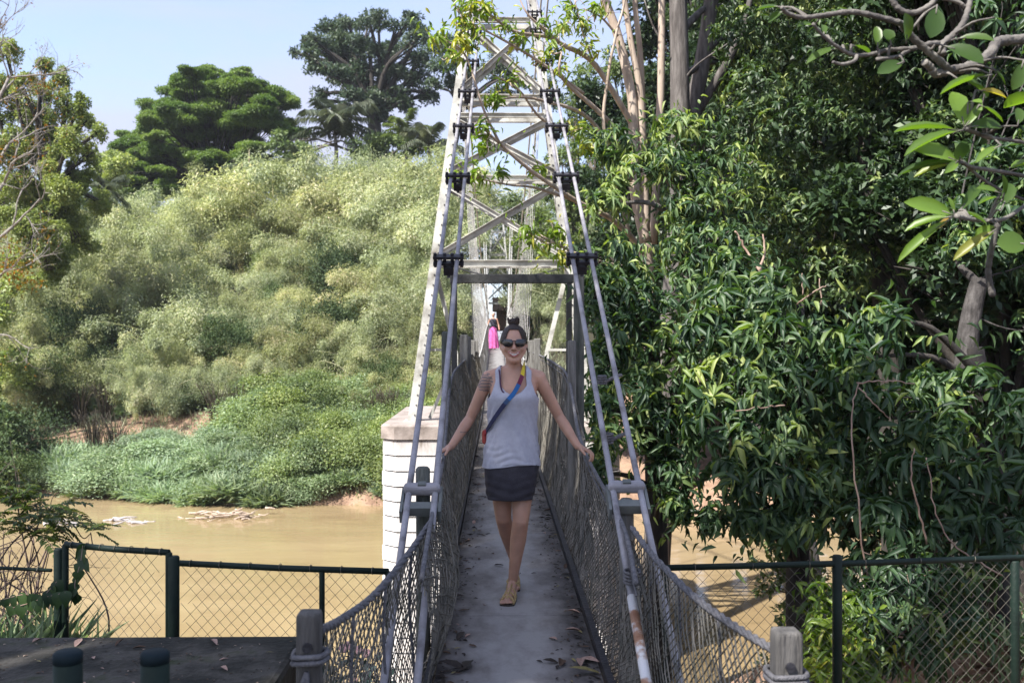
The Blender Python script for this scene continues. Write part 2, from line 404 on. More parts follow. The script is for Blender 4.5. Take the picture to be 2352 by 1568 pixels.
def strip(m, x0, x1, y0, y1, th, dz=0):
    n = max(2, int((y1 - y0) / 2))
    yy = np.linspace(y0, y1, n + 1)
    R = [[(x0, y, deckz(y) + dz), (x1, y, deckz(y) + dz), (x1, y, deckz(y) + dz - th), (x0, y, deckz(y) + dz - th)] for y in yy]
    m.loft(R)
y = 3.2
m = MB()
while y < 78:
    strip(m, -.385, .385, y, y + 2.395, .045); y += 2.4
m.build('deck', M_deck, BR)
for s in (-1, 1):
    m = MB()
    yy = np.linspace(3.3, 78, 40)
    R = [[(s * .392, q, deckz(q) + .035), (s * .425, q, deckz(q) + .035), (s * .425, q, deckz(q) - .16), (s * .392, q, deckz(q) - .16)] for q in yy]
    m.loft(R)
    for q in np.arange(4, 77, 1.2):
        if s < 0: m.box((0, q, deckz(q) - .11), (.78, .07, .08))
    m.build('edge_beam', M_black, BR)

# backstay cables
CAB = [(P(940, 1125, 5.0), P(1090, 0, 17.2)), (P(1000, 1125, 5.0), P(1106, 0, 17.2)),
       (P(1408, 1125, 5.0), P(1212, 0, 17.2)), (P(1470, 1125, 5.0), P(1232, 0, 17.2))]
def cabpt(k, y):
    a, c = CAB[k]; t = (y - a[1]) / (c[1] - a[1]); return a + (c - a) * t
for k in range(4):
    m = MB(); m.tube([cabpt(k, 3.2), cabpt(k, 5.0), cabpt(k, 19.95)], .0165, 10, True)
    m.build('backstay_cable', M_galv, BR, True)
m = MB()
for y0, y1, r in ((3.2, 4.32, .0215),): m.tube([cabpt(2, y0), cabpt(2, y1)], r, 12)
m.build('cable_sleeve', M_rust, BR, True)

def clamp(side, y, sc=1.0):
    a, c = cabpt(2 * side, y), cabpt(2 * side + 1, y); mid = (a + c) / 2; w = np.linalg.norm(c - a)
    m = MB()
    d = nrmz(cabpt(0, 19) - cabpt(0, 5)); x = np.array([1.0, 0, 0]); up = nrmz(np.cross(x, d))
    ax = (x, d, up)
    for s in (-1, 1):
        m.box(mid + up * s * .026 * sc, (w + .10, .055 * sc, .022 * sc), ax)
    for xx in (-w / 2 - .035, -w / 2 + .036, w / 2 - .036, w / 2 + .035):
        m.tube([mid + x * xx - up * .056 * sc, mid + x * xx + up * .056 * sc], .013 * sc, 6)
    m.box(mid - up * .055 * sc - np.array([0, 0, .03]), (.075, .045, .06), ax)
    m.tube([mid - up * .07 * sc, mid - up * .07 * sc - np.array([0, 0, .07])], .012, 6)
    m.build('cable_clamp', M_black, BR)
for y in (7.5, 9.12, 10.5, 11.74, 13.1, 14.9, 16.1, 18.2):
    for s in (0, 1): clamp(s, y)

def saddle(side):
    a, c = cabpt(2 * side, 5.0), cabpt(2 * side + 1, 5.0); mid = (a + c) / 2
    d = nrmz(cabpt(0, 19) - cabpt(0, 5)); x = np.array([1.0, 0, 0]); up = nrmz(np.cross(x, d))
    m = MB()
    m.box(mid + up * .012, (.185, .055, .062), (x, d, up))
    o = bevel(m.build('saddle_bracket', M_galv, BR), .022, 4)
    m = MB()
    m.box(mid - d * .12 - up * .02, (.17, .05, .05), (x, d, up))
    for s in (-1, 1): m.box(mid - d * .07 + x * s * .094 - up * .03, (.014, .20, .07), (x, d, up))
    m.box(mid + up * .0435, (.04, .03, .012), (x, d, up))
    m.build('saddle_plate', mat('dark green grey steel', [(.3, (.06, .07, .065)), (.7, (.15, .16, .155))], .6, 6), BR)
saddle(0); saddle(1)

# railing posts
PST = [(-.475, 5.06, .905, .075), (.545, 4.95, .76, .075), (-.50, 7.9, 1.62, .075), (-.475, 11.6, 1.62, .085), (-.47, 11.85, 1.6, .13),
       (.505, 8.0, 1.55, .07), (.57, 8.1, 2.2, .08), (.45, 13.4, 1.58, .085), (.46, 15.4, 1.56, .08), (.47, 17.6, 1.56, .09), (-.46, 15.0, 1.56, .08), (-.47, 18.2, 1.56, .08)]
for i, (x, y, h, wd) in enumerate(PST):
    m = MB(); zb = -.35
    if wd < .08: m.tube([(x, y, zb), (x + .004, y, .4), (x, y, h - .012), (x, y, h)], [wd / 2, wd / 2, wd / 2 * .97, wd / 2 * .7], 12)
    else: m.box((x, y, (h + zb) / 2), (wd * 1.05, .06, h - zb))
    o = m.build('railing_post', M_wood2 if i in (0, 2, 6) else M_wood, BR, wd < .08)
    if wd >= .08: bevel(o, .012)
# portal frame over the deck, its timber coloured dark for the shade on it
m = MB()
for x in (-.545, .665): m.box((x, 10.5, .85), (.06, .07, 2.6))
m.box((.06, 10.5, 2.20), (1.30, .08, .095))
bevel(m.build('portal_frame', mat('shade-dark grey timber', [(.3, (.025, .025, .024)), (.7, (.06, .06, .057))], .8, 5, 5, .4, 30, stretch=(1, 1, 1)), BR), .008)

# netting: diagonal wires between a lower and an upper edge curve
def net(lo, hi, cell, r, bulge=0.0, nrm=(1, 0, 0), seg=3, name='railing_net', m_=None, jit=.002, par='BR'):
    """lo/hi: functions of s (metres along) -> point; wires run both ways"""
    V = []; Fq = []; rg = np.random.default_rng(3)
    Ls = lo.L; nrm = np.array(nrm, float)
    h = np.linalg.norm(hi(Ls / 2) - lo(Ls / 2)); n0 = 0
    st = cell * 1.41
    def pt(s, t):
        p = lo(s) * (1 - t) + hi(s) * t
        return p + nrm * bulge * math.sin(math.pi * t) * (1 + .5 * math.sin(s * 2.1)) + rg.normal(0, jit, 3)
    for sg in (-1, 1):
        for s0 in np.arange(-h, Ls + h, st):
            pp = []
            K = max(seg, int(h / cell / 2))
            for t in np.linspace(0, 1, K + 1):
                s = s0 + sg * (t * h) + (h if sg < 0 else 0) * 0
                if 0 <= s <= Ls: pp.append(pt(s, t))
            if len(pp) < 2: continue
            pp = np.array(pp); tt = nrmz(np.gradient(pp, axis=0)); x = nrmz(np.cross(tt, nrm)); 
            base = n0
            for i in range(len(pp)):
                for k in range(3):
                    a = 2.094 * k; V.append(pp[i] + r * (math.cos(a) * x[i] + math.sin(a) * nrm))
            for i in range(len(pp) - 1):
                for k in range(3):
                    Fq.append((base + i * 3 + k, base + i * 3 + (k + 1) % 3, base + i * 3 + 3 + (k + 1) % 3, base + i * 3 + 3 + k))
            n0 += len(pp) * 3
    return link(name, mesh_np(name, np.array(V), np.array(Fq), m_ or M_wire), BR if par == 'BR' else par)
class Curve:
    def __init__(s, pts):
        s.p = spline(pts, 8); d = np.linalg.norm(np.diff(s.p, axis=0), axis=1); s.c = np.concatenate([[0], np.cumsum(d)]); s.L = s.c[-1]
    def __call__(s, q): return np.array([np.interp(q, s.c, s.p[:, k]) for k in range(3)])
class Prop:
    """same parameter as another curve but its own length"""
    def __init__(s, base, L): s.b = base; s.L = L
    def __call__(s, q): return s.b(q / s.L * s.b.L)

HL = P(1018, 1056, 5.93); HR = P(1352, 1056, 5.93)
TOPS = {-1: [P(968, 1330, 4.1), P(990, 1195, 4.72), HL, (-.455, 7.0, .92), (-.475, 8.2, 1.22), (-.47, 10, 1.3), (-.465, 14, 1.34), (-.465, 19.6, 1.36)],
        1: [P(1462, 1340, 4.1), P(1428, 1200, 4.75), HR, (.47, 7.0, .93), (.49, 8.2, 1.24), (.485, 10, 1.32), (.475, 14, 1.36), (.465, 19.6, 1.36)]}
for s in (-1, 1):
    hi = Curve(TOPS[s]); lo = Curve([(s * .432, 4.1, -.05), (s * .432, 8, -.02), (s * .432, 14, -.02), (s * .432, 19.6, -.02)])
    hp = Prop(hi, lo.L)
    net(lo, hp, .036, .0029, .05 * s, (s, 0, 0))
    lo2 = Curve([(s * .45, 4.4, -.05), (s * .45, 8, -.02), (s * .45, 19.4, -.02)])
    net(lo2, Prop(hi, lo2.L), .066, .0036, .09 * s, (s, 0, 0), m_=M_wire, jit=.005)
    m = MB(); m.tube(hi.p, .011, 8); m.tube(hi.p + np.array([0, 0, -.05]), .005, 6)
    m.build('handrail_rope', M_rope, BR, True)
    # span beyond the tower, wire coloured pale as if sunlit
    yq = np.linspace(20.4, 68, 12)
    lo = Curve([(s * .432, q, deckz(q)) for q in yq]); hi = Curve([(s * .47, q, deckz(q) + 1.15) for q in yq])
    net(lo, Prop(hi, lo.L), .13, .006, 0, (s, 0, 0), m_=M_netlit)
    m = MB(); m.tube(hi.p, .016, 6); m.build('handrail_rope', M_netlit, BR, True)

# flared entry nets down to the two end posts
def coil(m, p, r, R_, n=3):
    for k in range(n):
        th = np.linspace(0, 2 * math.pi, 13); c = np.array(p) + np.array([0, 0, k * r * 2.1])
        m.tube([c + R_ * np.array([math.cos(a), math.sin(a), .12 * math.sin(a)]) for a in th], r, 6, False)
FL = {-1: [P(988, 1200, 4.72), P(935, 1275, 4.3), P(860, 1365, 3.75), P(790, 1418, 3.35), P(735, 1448, 3.05)],
      1: [P(1452, 1212, 4.68), P(1500, 1275, 4.3), P(1590, 1365, 3.75), P(1680, 1432, 3.3), P(1775, 1490, 2.98)]}
for s in (-1, 1):
    hi = Curve(FL[s]); e = hi.p[-1]
    lo = Curve([(s * .47, 4.7, -.25), (s * .52, 4.2, -.3), (s * .60, 3.7, -.33), tuple(e * np.array([1, 1, 0]) + np.array([0, 0, -.35]))])
    net(lo, Prop(hi, lo.L), .034, .0034, -.03 * s, (s * .9, -.4, 0), m_=M_wire, jit=.003)
    m = MB(); sp = spline(FL[s], 14)
    for ph in (0, 2.09, 4.19):   # three twisted strands
        a = np.arange(len(sp)) * .9 + ph
        m.tube(sp + np.stack([np.cos(a) * .007, a * 0, np.sin(a) * .007], -1), .0085, 6)
    m.build('entry_rope', M_rope, BR, True)
    m = MB(); sp = spline(FL[s], 6)
    for q in (.22, .45, .7):     # lashings hanging down the net
        p = sp[int(q * (len(sp) - 1))]
        m.tube(spline([p, p + np.array([s * .01, .01, -.25]), p + np.array([-s * .015, 0, -.6]), p + np.array([0, .02, -1.0])], 5), .006, 6)
    m.build('rope_lashing', M_rope, BR, True)
for kk, (p, R_) in enumerate(((P(1452, 1335, 4.35), .035), (P(1396, 1015, 5.6), .028), (P(1383, 880, 6.35), .026))):
    m = MB(); coil(m, p, .007, R_, 4)
    if kk: m.tube(spline([p, p + np.array([.07, .0, .035]), p + np.array([.13, .06, .05])], 5), .012, 6)
    m.build('rope_knot', M_rope, BR, True)
m = MB(); m.tube(spline([P(1040, 610, 8), P(1034, 700, 8), P(1028, 800, 8), P(1035, 940, 8)], 6), .004, 5)
m.tube(spline([P(1030, 610, 18.5), P(1120, 632, 18.5), P(1230, 630, 18.5), P(1310, 610, 18.5)], 6), .012, 5)
m.build('sagging_wire', M_black, BR)

# main span cables and hangers
def mz(y): 
    t = (np.asarray(y, float) - 44) / 24; return 2.75 + 6.3 * t * t + np.where(np.asarray(y) > 44, .9 * t, 0)
def mxx(y): return .50 + .42 * np.abs((np.asarray(y, float) - 44) / 24) ** 1.3
for s in (-1, 1):
    for dx in (-.07, .07):
        yy = np.linspace(20, 68, 40)
        m = MB(); m.tube(np.stack([s * mxx(yy) + dx, yy, mz(yy)], -1), .02, 6); m.build('main_cable', M_netlit, BR, True)
    for y in np.arange(20.9, 67.6, 1.3):
        m = MB(); m.tube([(s * .5, y, deckz(y) - .1), (s * mxx(y), y, float(mz(y)))], .0085, 5); m.build('hanger', M_netlit, BR)

# ------------------------------------------------------------------ towers
def halfspan(z): return 1.80 - .141 * (z + .04)
def tower(name, y0, zb, H, label, k=1.0, mt=None):
    T = empty(name, (0, y0, zb)); tag(T, label, 'bridge tower')
    mt = mt or M_tow
    hs = lambda z: halfspan(z) * k
    w = .17 * k
    for s in (-1, 1):
        m = MB()
        for yo in (-.16, .16):       # two channels per leg, laced together
            a = np.array((s * hs(0), y0 + yo, zb - .02)); c = np.array((s * hs(H), y0 + yo, zb + H))
            m.bar(a, c, w, .03, (0, 1, 0)); 
            m.bar(a + np.array((s * (w / 2 - .01), -.0 + (.045 if yo < 0 else -.045), 0)), c + np.array((s * (w / 2 - .01), (.045 if yo < 0 else -.045), 0)), .02, .06, (0, 1, 0))
            m.bar(a - np.array((s * (w / 2 - .01), -(.045 if yo < 0 else -.045), 0)), c - np.array((s * (w / 2 - .01), -(.045 if yo < 0 else -.045), 0)), .02, .06, (0, 1, 0))
        nb = int(H / .45)
        for i in range(nb):
            z0, z1 = i * H / nb, (i + 1) * H / nb; f = 1 if i % 2 else -1
            for o_ in (-1, 1):
                m.bar((s * hs(z0) + o_ * (w / 2 - .004), y0 - .12 * f, zb + z0), (s * hs(z1) + o_ * (w / 2 - .004), y0 + .12 * f, zb + z1), .05, .012, (1, 0, 0))
        m.box((s * hs(0), y0, zb - .02), (w * 1.9, .6, .05))
        m.cur = 1
        for i in range(int(H / .2)):
            z = .12 + i * .2
            m.box((s * (hs(z) - .045 * k), y0 - .182, zb + z), (.024, .016, .024))
        m.build('leg', [mt, M_black], T)
    for z, h in ((3.15, .105), (4.85, .085), (6.45, .11), (6.1, .07), (8.0, .08), (H - .06, .10)):
        if z > H: continue
        m = MB(); q = hs(z) - w / 2
        for yo in (-.19, .19):
            m.box((0, y0 + yo, zb + z), (2 * q, .018, h))
            for e_ in (-1, 1): m.box((0, y0 + yo + (.035 if yo > 0 else -.035), zb + z + e_ * (h / 2 + .006)), (2 * q, .08, .012))
        m.build('crossbar', mt, T)
    for z0, z1 in ((3.3, 4.7), (4.98, 6.0), (6.6, 7.9)):
        if z1 > H: continue
        m = MB()
        for n_, yo in enumerate((-.215, .215)):
            for s in (-1, 1):
                yy = y0 + yo + .02 * s
                m.bar((s * (hs(z0) - .04), yy, zb + z0), (-s * (hs(z1) - .04), yy, zb + z1), .08, .014, (0, 1, 0))
                m.bar((s * (hs(z0) - .04), yy - .03, zb + z0 + .05), (-s * (hs(z1) - .04), yy - .03, zb + z1 + .05), .012, .06, (0, 1, 0))
        m.build('brace', mt, T)
    for s in (-1, 1):
        m = MB()
        m.bar((s * (hs(2.95) - .06), y0 + .26, zb + 2.95), (s * .93, y0 + .26, zb + 1.35), .09, .03, (0, 1, 0))
        m.bar((s * .93, y0 + .26, zb + 1.35), (s * .93, y0 + .26, zb + .02), .09, .03, (0, 1, 0))
        m.bar((s * (hs(.2) - .3), y0 + .30, zb + .02), (s * .95, y0 + .30, zb + 1.2), .07, .03, (0, 1, 0))
        m.box((s * (hs(1.55) / 2 + .46), y0 + .22, zb + 1.42), (hs(1.55) - .98, .03, .05))
        m.build('strut', mt, T)
    m = MB()
    for s in (-1, 1):
        m.box((s * hs(H), y0, zb + H + .05), (.34 * k, .5, .1))
        m.tube([(s * hs(H) - .14 * k, y0, zb + H + .13), (s * hs(H) + .14 * k, y0, zb + H + .13)], .12 * k, 12)
    m.build('cable_saddle', M_black, T)
    return T
tower('bridge_tower', 20.1, -.05, 9.1, 'tall white riveted steel tower with cross braces standing on the near pier')
tower('bridge_tower', 68, 1.0, 9.6, 'small distant white lattice tower at the far end of the footbridge', .62, M_netlit)  # far tower takes the pale wire colour to look sunlit

# near pier
M_pier, N, L, b = _base('whitewashed masonry')
b.inputs['Roughness'].default_value = .85
tc = N.new('ShaderNodeTexCoord'); sx = N.new('ShaderNodeSeparateXYZ'); L.new(tc.outputs['Object'], sx.inputs[0])
mp = N.new('ShaderNodeMapping'); mp.inputs['Scale'].default_value = (1, 1, .35); L.new(tc.outputs['Object'], mp.inputs[0])
nz = N.new('ShaderNodeTexNoise'); nz.inputs['Scale'].default_value = 2.4; nz.inputs['Detail'].default_value = 8; nz.inputs['Roughness'].default_value = .7; L.new(mp.outputs[0], nz.inputs['Vector'])
mr = N.new('ShaderNodeMapRange'); mr.inputs['From Min'].default_value = -1.0; mr.inputs['From Max'].default_value = -.1; mr.inputs['To Min'].default_value = .22; mr.inputs['To Max'].default_value = -.06
L.new(sx.outputs['Z'], mr.inputs['Value'])
ad = N.new('ShaderNodeMath'); L.new(nz.outputs['Fac'], ad.inputs[0]); L.new(mr.outputs[0], ad.inputs[1])
cr = N.new('ShaderNodeValToRGB'); e = cr.color_ramp.elements; e.new(.5)
for k, (p_, c_) in enumerate([(.39, (.15, .125, .10)), (.50, (.42, .395, .38)), (.62, (.54, .53, .53))]): e[k].position = p_; e[k].color = (*c_, 1)
L.new(ad.outputs[0], cr.inputs[0]); L.new(cr.outputs[0], b.inputs['Base Color'])
bp = N.new('ShaderNodeBump'); bp.inputs['Strength'].default_value = .4; bp.inputs['Distance'].default_value = .03
L.new(nz.outputs['Fac'], bp.inputs['Height']); L.new(bp.outputs[0], b.inputs['Normal'])
M_cap = mat('stained pier cap', [(.3, (.15, .125, .11)), (.5, (.28, .24, .22)), (.75, (.38, .335, .315))], .9, 2.5, 8, .4, 20)
PR = empty('bridge_pier', (0, 21.8, WZ)); tag(PR, 'whitewashed masonry pier with dark course lines carrying the near tower', 'pier')
def octa(xh, ya, yb, c, z): return [(-xh, ya + c, z), (-xh + c, ya, z), (xh - c, ya, z), (xh, ya + c, z), (xh, yb - c, z), (xh - c, yb, z), (-xh + c, yb, z), (-xh, yb - c, z)]
rg = np.random.default_rng(8)
m = MB(); z = -.36; i = 0
gap = .03
while z > -6.6:
    j = rg.uniform(-.012, .012); h = .262 + rg.uniform(-.012, .012)
    m.loft([octa(2.30 + j, 19.02 - j, 24.6, .28, z - h), octa(2.30 + j, 19.02 - j, 24.6, .28, z)]); z -= h + gap
m.build('course', M_pier, PR)
m = MB(); m.loft([octa(2.26, 19.07, 24.55, .27, -6.7), octa(2.26, 19.07, 24.55, .27, -.30)]); m.build('joint', plain('dark mortar', (.055, .05, .045), .95), PR)
m = MB(); m.loft([octa(2.33, 18.99, 24.62, .28, -.33), octa(2.33, 18.99, 24.62, .28, -.085), octa(2.29, 19.03, 24.58, .28, -.05)]); m.build('cap', [M_cap], PR)

# far abutment and the hut behind it
A = MB(); A.box((0, 71.5, -1.2), (3.4, 9, 4.3)); o = A.build('bridge_abutment', M_cap); tag(o, 'low stone abutment under the far end of the footbridge', 'abutment')
HT = empty('hut', P(1190, 745, 79)); tag(HT, 'small hut with reddish walls and a black panel as its dark doorway beyond the bridge end', 'hut')
c = P(1192, 712, 79); hb = P(1192, 760, 79)[2]
m = MB(); m.box((c[0], c[1], (c[2] + hb) / 2), (3.6, 3, c[2] - hb)); m.build('wall', mat('reddish plaster', [(.3, (.30, .16, .13)), (.7, (.45, .29, .25))], .9, 2), HT)
m = MB()
m.loft([[(c[0] - 2.1, c[1] - 1.9, c[2] - .1), (c[0] + 2.1, c[1] - 1.9, c[2] - .1), (c[0] + 2.1, c[1] - 1.9, c[2]), (c[0] - 2.1, c[1] - 1.9, c[2])],
        [(c[0] - 2.1, c[1], c[2] + .9), (c[0] + 2.1, c[1], c[2] + .9), (c[0] + 2.1, c[1], c[2] + 1), (c[0] - 2.1, c[1], c[2] + 1)],
        [(c[0] - 2.1, c[1] + 1.9, c[2] - .1), (c[0] + 2.1, c[1] + 1.9, c[2] - .1), (c[0] + 2.1, c[1] + 1.9, c[2]), (c[0] - 2.1, c[1] + 1.9, c[2])]])
m.build('roof', mat('pale red tiles', [(.3, (.36, .22, .19)), (.7, (.5, .36, .32))], .9, 6), HT)
m = MB(); m.box((c[0] - .5, c[1] - 1.5, hb + .9), (1.0, .06, 1.8)); m.build('doorway', M_black, HT)  # black panel on the wall in place of a shaded opening
# ------------------------------------------------------------------ people
def skinmat(name, c, rough=.48):
    m, N, L, b = _base(name)
    tc = N.new('ShaderNodeTexCoord'); nz = N.new('ShaderNodeTexNoise'); nz.inputs['Scale'].default_value = 14; nz.inputs['Detail'].default_value = 5
    L.new(tc.outputs['Object'], nz.inputs['Vector']); cr = N.new('ShaderNodeValToRGB'); e = cr.color_ramp.elements
    a = np.array(c); e[0].position = .3; e[0].color = (*(a * .86), 1); e[1].position = .7; e[1].color = (*(a * 1.1), 1)
    L.new(nz.outputs['Fac'], cr.inputs[0]); L.new(cr.outputs[0], b.inputs['Base Color'])
    b.inputs['Roughness'].default_value = rough; b.inputs['Subsurface Weight'].default_value = .12
    b.inputs['Subsurface Radius'].default_value = (.02, .008, .004); b.inputs['Subsurface Scale'].default_value = .5
    return m
M_skin = skinmat('tanned skin', (.43, .245, .175))
M_tattoo = skinmat('tattooed skin', (.17, .125, .115))
M_lip = skinmat('lips', (.34, .11, .10), .35)
M_teeth = plain('teeth', (.62, .58, .52), .3)
M_hair = mat('dark brown hair', [(.35, (.012, .007, .005)), (.65, (.04, .022, .015))], .5, 25, 4, .5, 60, stretch=(1, 1, 5))
M_top = mat('pale grey heather jersey', [(.3, (.33, .335, .40)), (.7, (.40, .405, .47))], .9, 30, 4, .25, 400)
M_skirt = mat('dark navy jersey', [(.3, (.022, .020, .028)), (.7, (.040, .037, .048))], .85, 20, 4, .3, 200)
M_lens = plain('dark lens', (.006, .006, .009), .08, 0, .8)
M_sand = mat('tan sandal leather', [(.3, (.30, .2, .09)), (.7, (.46, .34, .16))], .6, 20)
M_sole = plain('dark sole', (.04, .03, .025), .8)

def remesh(m, voxel, it, name):
    me = m.mesh('tmp', M_skin); o = bpy.data.objects.new('tmp', me); COL.objects.link(o)
    r = o.modifiers.new('r', 'REMESH'); r.mode = 'VOXEL'; r.voxel_size = voxel
    s = o.modifiers.new('s', 'SMOOTH'); s.factor = .5; s.iterations = it
    dg = bpy.context.evaluated_depsgraph_get(); dg.update()
    out = bpy.data.meshes.new_from_object(o.evaluated_get(dg)); out.name = name
    bpy.data.objects.remove(o); bpy.data.meshes.remove(me)
    out.polygons.foreach_set('use_smooth', [True] * len(out.polygons))
    return out

def warp(me):
    n = len(me.vertices); c = np.zeros(n * 3, dtype=np.float32); me.vertices.foreach_get('co', c); c = c.reshape(-1, 3)
    f = (1 + .085 * sst(c[:, 2], 1.385, 1.44))[:, None]; pv = np.array((0, -.005, 1.40)); c = pv + (c - pv) * f
    me.vertices.foreach_set('co', c.astype(np.float32).ravel()); me.update()

PO = P(1180, 784, 5.95); PO[2] = 0.0
PO[2] = .002
def ell(cx, a, cy, b_, z, n=48, pw=2.3):
    out = []
    for k in range(n):
        t = 2 * math.pi * k / n; c, s = math.cos(t), math.sin(t)
        f = (abs(c) ** pw + abs(s) ** pw) ** (-1 / pw)
        out.append((cx + a * f * c, cy + b_ * f * s, z))
    return out
RC = {}
def ringat(tab, z):
    t = RC.setdefault(id(tab), None) if RC.get(id(tab)) is not None else RC.__setitem__(id(tab), spline(np.array(tab), 8)) or RC[id(tab)]; return [np.interp(z, t[:, 0], t[:, k]) for k in range(1, 5)]
TORSO = [(.76, -.012, .150, .01, .105), (.82, -.012, .157, .01, .112), (.90, -.01, .150, .008, .106), (.97, -.008, .131, .004, .090), (1.03, -.006, .117, 0, .080),
         (1.09, -.004, .119, 0, .083), (1.15, -.003, .130, -.004, .094), (1.21, -.003, .138, -.010, .106), (1.26, -.003, .141, -.004, .096), (1.31, -.003, .140, .006, .078), (1.34, -.003, .128, .01, .064),
         (1.365, -.003, .092, .012, .052), (1.385, -.002, .062, .012, .047)]
b = MB()
b.loft([ell(cx, a, cy, bb, z) for z, cx, a, cy, bb in TORSO])
for s in (-1, 1):     # bust, shoulders
    b.ball((s * .063 - .003, -.066, 1.205), (.058, .052, .056), 16, 12)
    b.cone((s * .05, .012, 1.362), (s * .152, .012, 1.322), .034, .043)
b.cone((0, .014, 1.35), (0, -.002, 1.44), .050, .044, 18)
# head
HC = np.array((.0, -.012, 1.512))
b.ball(HC + (0, .012, .012), (.068, .086, .090), 24, 18)
b.ball(HC + (0, -.028, -.042), (.050, .050, .060), 20, 16)
b.ball(HC + (0, -.058, -.088), (.028, .024, .022), 14, 10)       # chin
for s in (-1, 1):
    b.ball(HC + (s * .036, -.055, -.022), (.024, .022, .022), 12, 8)   # cheek
    b.ball(HC + (s * .070, .012, -.008), (.008, .018, .028), 10, 8)    # ear
    b.cone(HC + (s * .040, -.014, -.030), HC + (s * .014, -.050, -.084), .030, .022, 14)   # jaw
    b.ball(HC + (s * .03, -.068, .012), (.017, .014, .011), 12, 8)     # eye
b.cone(HC + (0, -.074, .018), HC + (0, -.096, -.024), .008, .011, 10)   # nose
for s in (-1, 1): b.ball(HC + (s * .011, -.084, -.028), (.009, .010, .008), 8, 6)
b.tube([HC + (x, -.072 - .012 * (1 - (x / .03) ** 2), -.049 + .010 * (x / .03) ** 2) for x in np.linspace(-.03, .03, 9)], .0045, 8)
b.tube([HC + (x, -.070 - .013 * (1 - (x / .03) ** 2), -.066 + .020 * (x / .03) ** 2) for x in np.linspace(-.03, .03, 9)], .0052, 8)
# arms and hands
ARM = {-1: [(-.152, .012, 1.318), (-.262, .055, 1.075), (-.372, -.035, .915), (-.432, -.062, .888)],
       1: [(.150, .012, 1.318), (.275, .055, 1.085), (.380, -.035, .915), (.448, -.062, .888)]}
for s in (-1, 1):
    S, E, W, K = [np.array(q) for q in ARM[s]]
    b.chain([S, S + (E - S) * .3, E, E + (W - E) * .28, W], [.043, .040, .0315, .034, .0225], 16)
    d = nrmz(K - W); side = np.array([0, 1.0, 0]) - d * d[1]; side = nrmz(side); nn = np.cross(d, side); nn = nn if nn[2] > 0 else -nn
    b.cone(W, W + d * .02, .0215, .020)
    for q, ln in zip((-.026, -.009, .009, .026), (.072, .08, .076, .058)):   # palm rays + fingers
        k0 = W + d * .02 + side * q * .55; k1 = W + d * .072 + side * q
        b.cone(k0, k1, .0135, .0115, 10)
        f1 = k1 + nrmz(d * .9 - nn * .35 + side * q * 4) * ln * .42
        f2 = f1 + nrmz(d * .35 - nn * .95 + side * q * 2) * ln * .34
        f3 = f2 + nrmz(-d * .15 - nn) * ln * .26
        b.chain([k1, f1, f2, f3], [.0098, .0086, .0078, .0066], 10)
    t0 = W + d * .018 - side * .02; t1 = t0 - side * .028 + d * .026 - nn * .008; t2 = t1 + d * .026 - nn * .016 - side * .004
    b.chain([t0, t1, t2], [.0145, .0105, .0085], 10)
# legs and feet
LEGS = [((.060, 0, .80), (.040, -.055, .475), (-.006, .045, .095), [(-.004, .062, .035), (-.022, -.045, .034), (-.040, -.125, .022)]),
        ((-.080, .02, .80), (-.062, .055, .475), (.014, .345, .140), [(.018, .385, .105), (.006, .285, .045), (.0, .215, .022)])]
for H_, Kn, An, Ft in LEGS:
    H_, Kn, An = map(np.array, (H_, Kn, An)); calf = Kn + (An - Kn) * .3 + np.array((0, .012, 0))
    b.chain([H_, H_ + (Kn - H_) * .5, Kn + (H_ - Kn) * .1, Kn, calf, Kn + (An - Kn) * .65, An], [.073, .064, .052, .048, .049, .037, .027], 18)
    b.ball(Kn + (0, -.018, .008), (.032, .03, .036), 12, 10)
    Ft = [np.array(q) for q in Ft]
    b.chain([An, Ft[0]], [.027, .028], 14); b.chain([An, Ft[1]], [.026, .026], 14)
    b.chain(Ft, [.028, .030, .021], 14)
    fw_ = nrmz((Ft[2] - Ft[1]) * np.array([1, 1, 0])); sd = np.cross(fw_, UP)
    for q, r, l in ((-.028, .0085, .026), (-.014, .0085, .034), (0, .009, .04), (.014, .0095, .045), (.030, .0125, .048)):
        sg = 1 if An[0] < 0 else -1
        p = Ft[2] + sd * q * sg - np.array([0, 0, .006]); b.cone(p - fw_ * .03, p + fw_ * l * .6, r, r * .85, 8)
me = remesh(b, .0048, 5, 'body')
for q in (M_tattoo, M_lip, M_teeth): me.materials.append(q)
co = np.zeros(len(me.polygons) * 3); me.polygons.foreach_get('center', co); co = co.reshape(-1, 3)
mi = np.zeros(len(co), dtype=np.int32)
rel = co - HC
tw = co - np.array((-.168, .0, 1.295)); mi[(co[:, 0] < -.112) & ((((tw / np.array((.06, .06, .055))) ** 2).sum(1)) + .25 * np.sin(co[:, 2] * 260) * np.sin(co[:, 1] * 200 + co[:, 0] * 170) < 1) & (np.sin(co[:, 2] * 330 + 2 * np.sin(co[:, 1] * 90)) > -.75)] = 1
fa = np.linalg.norm(co - (np.array(ARM[-1][1]) * .55 + np.array(ARM[-1][2]) * .45), axis=1)
mi[(np.abs(fa) < .036) & (np.abs(co[:, 2] - .998) < .004)] = 1
xm = rel[:, 0] / .031
up_ = -.0485 + .011 * xm ** 2; lo_ = -.0665 + .022 * xm ** 2
mouth = (np.abs(xm) < 1) & (rel[:, 1] < -.05)
mi[mouth & (rel[:, 2] < up_ + .0025) & (rel[:, 2] > lo_ - .003)] = 2
mi[mouth & (np.abs(xm) < .84) & (rel[:, 2] < up_ - .003) & (rel[:, 2] > lo_ + .006)] = 3
me.polygons.foreach_set('material_index', mi)
warp(me); WO = empty('person', PO); tag(WO, 'smiling woman in grey tank top and sunglasses walking on the footbridge holding both ropes', 'person')
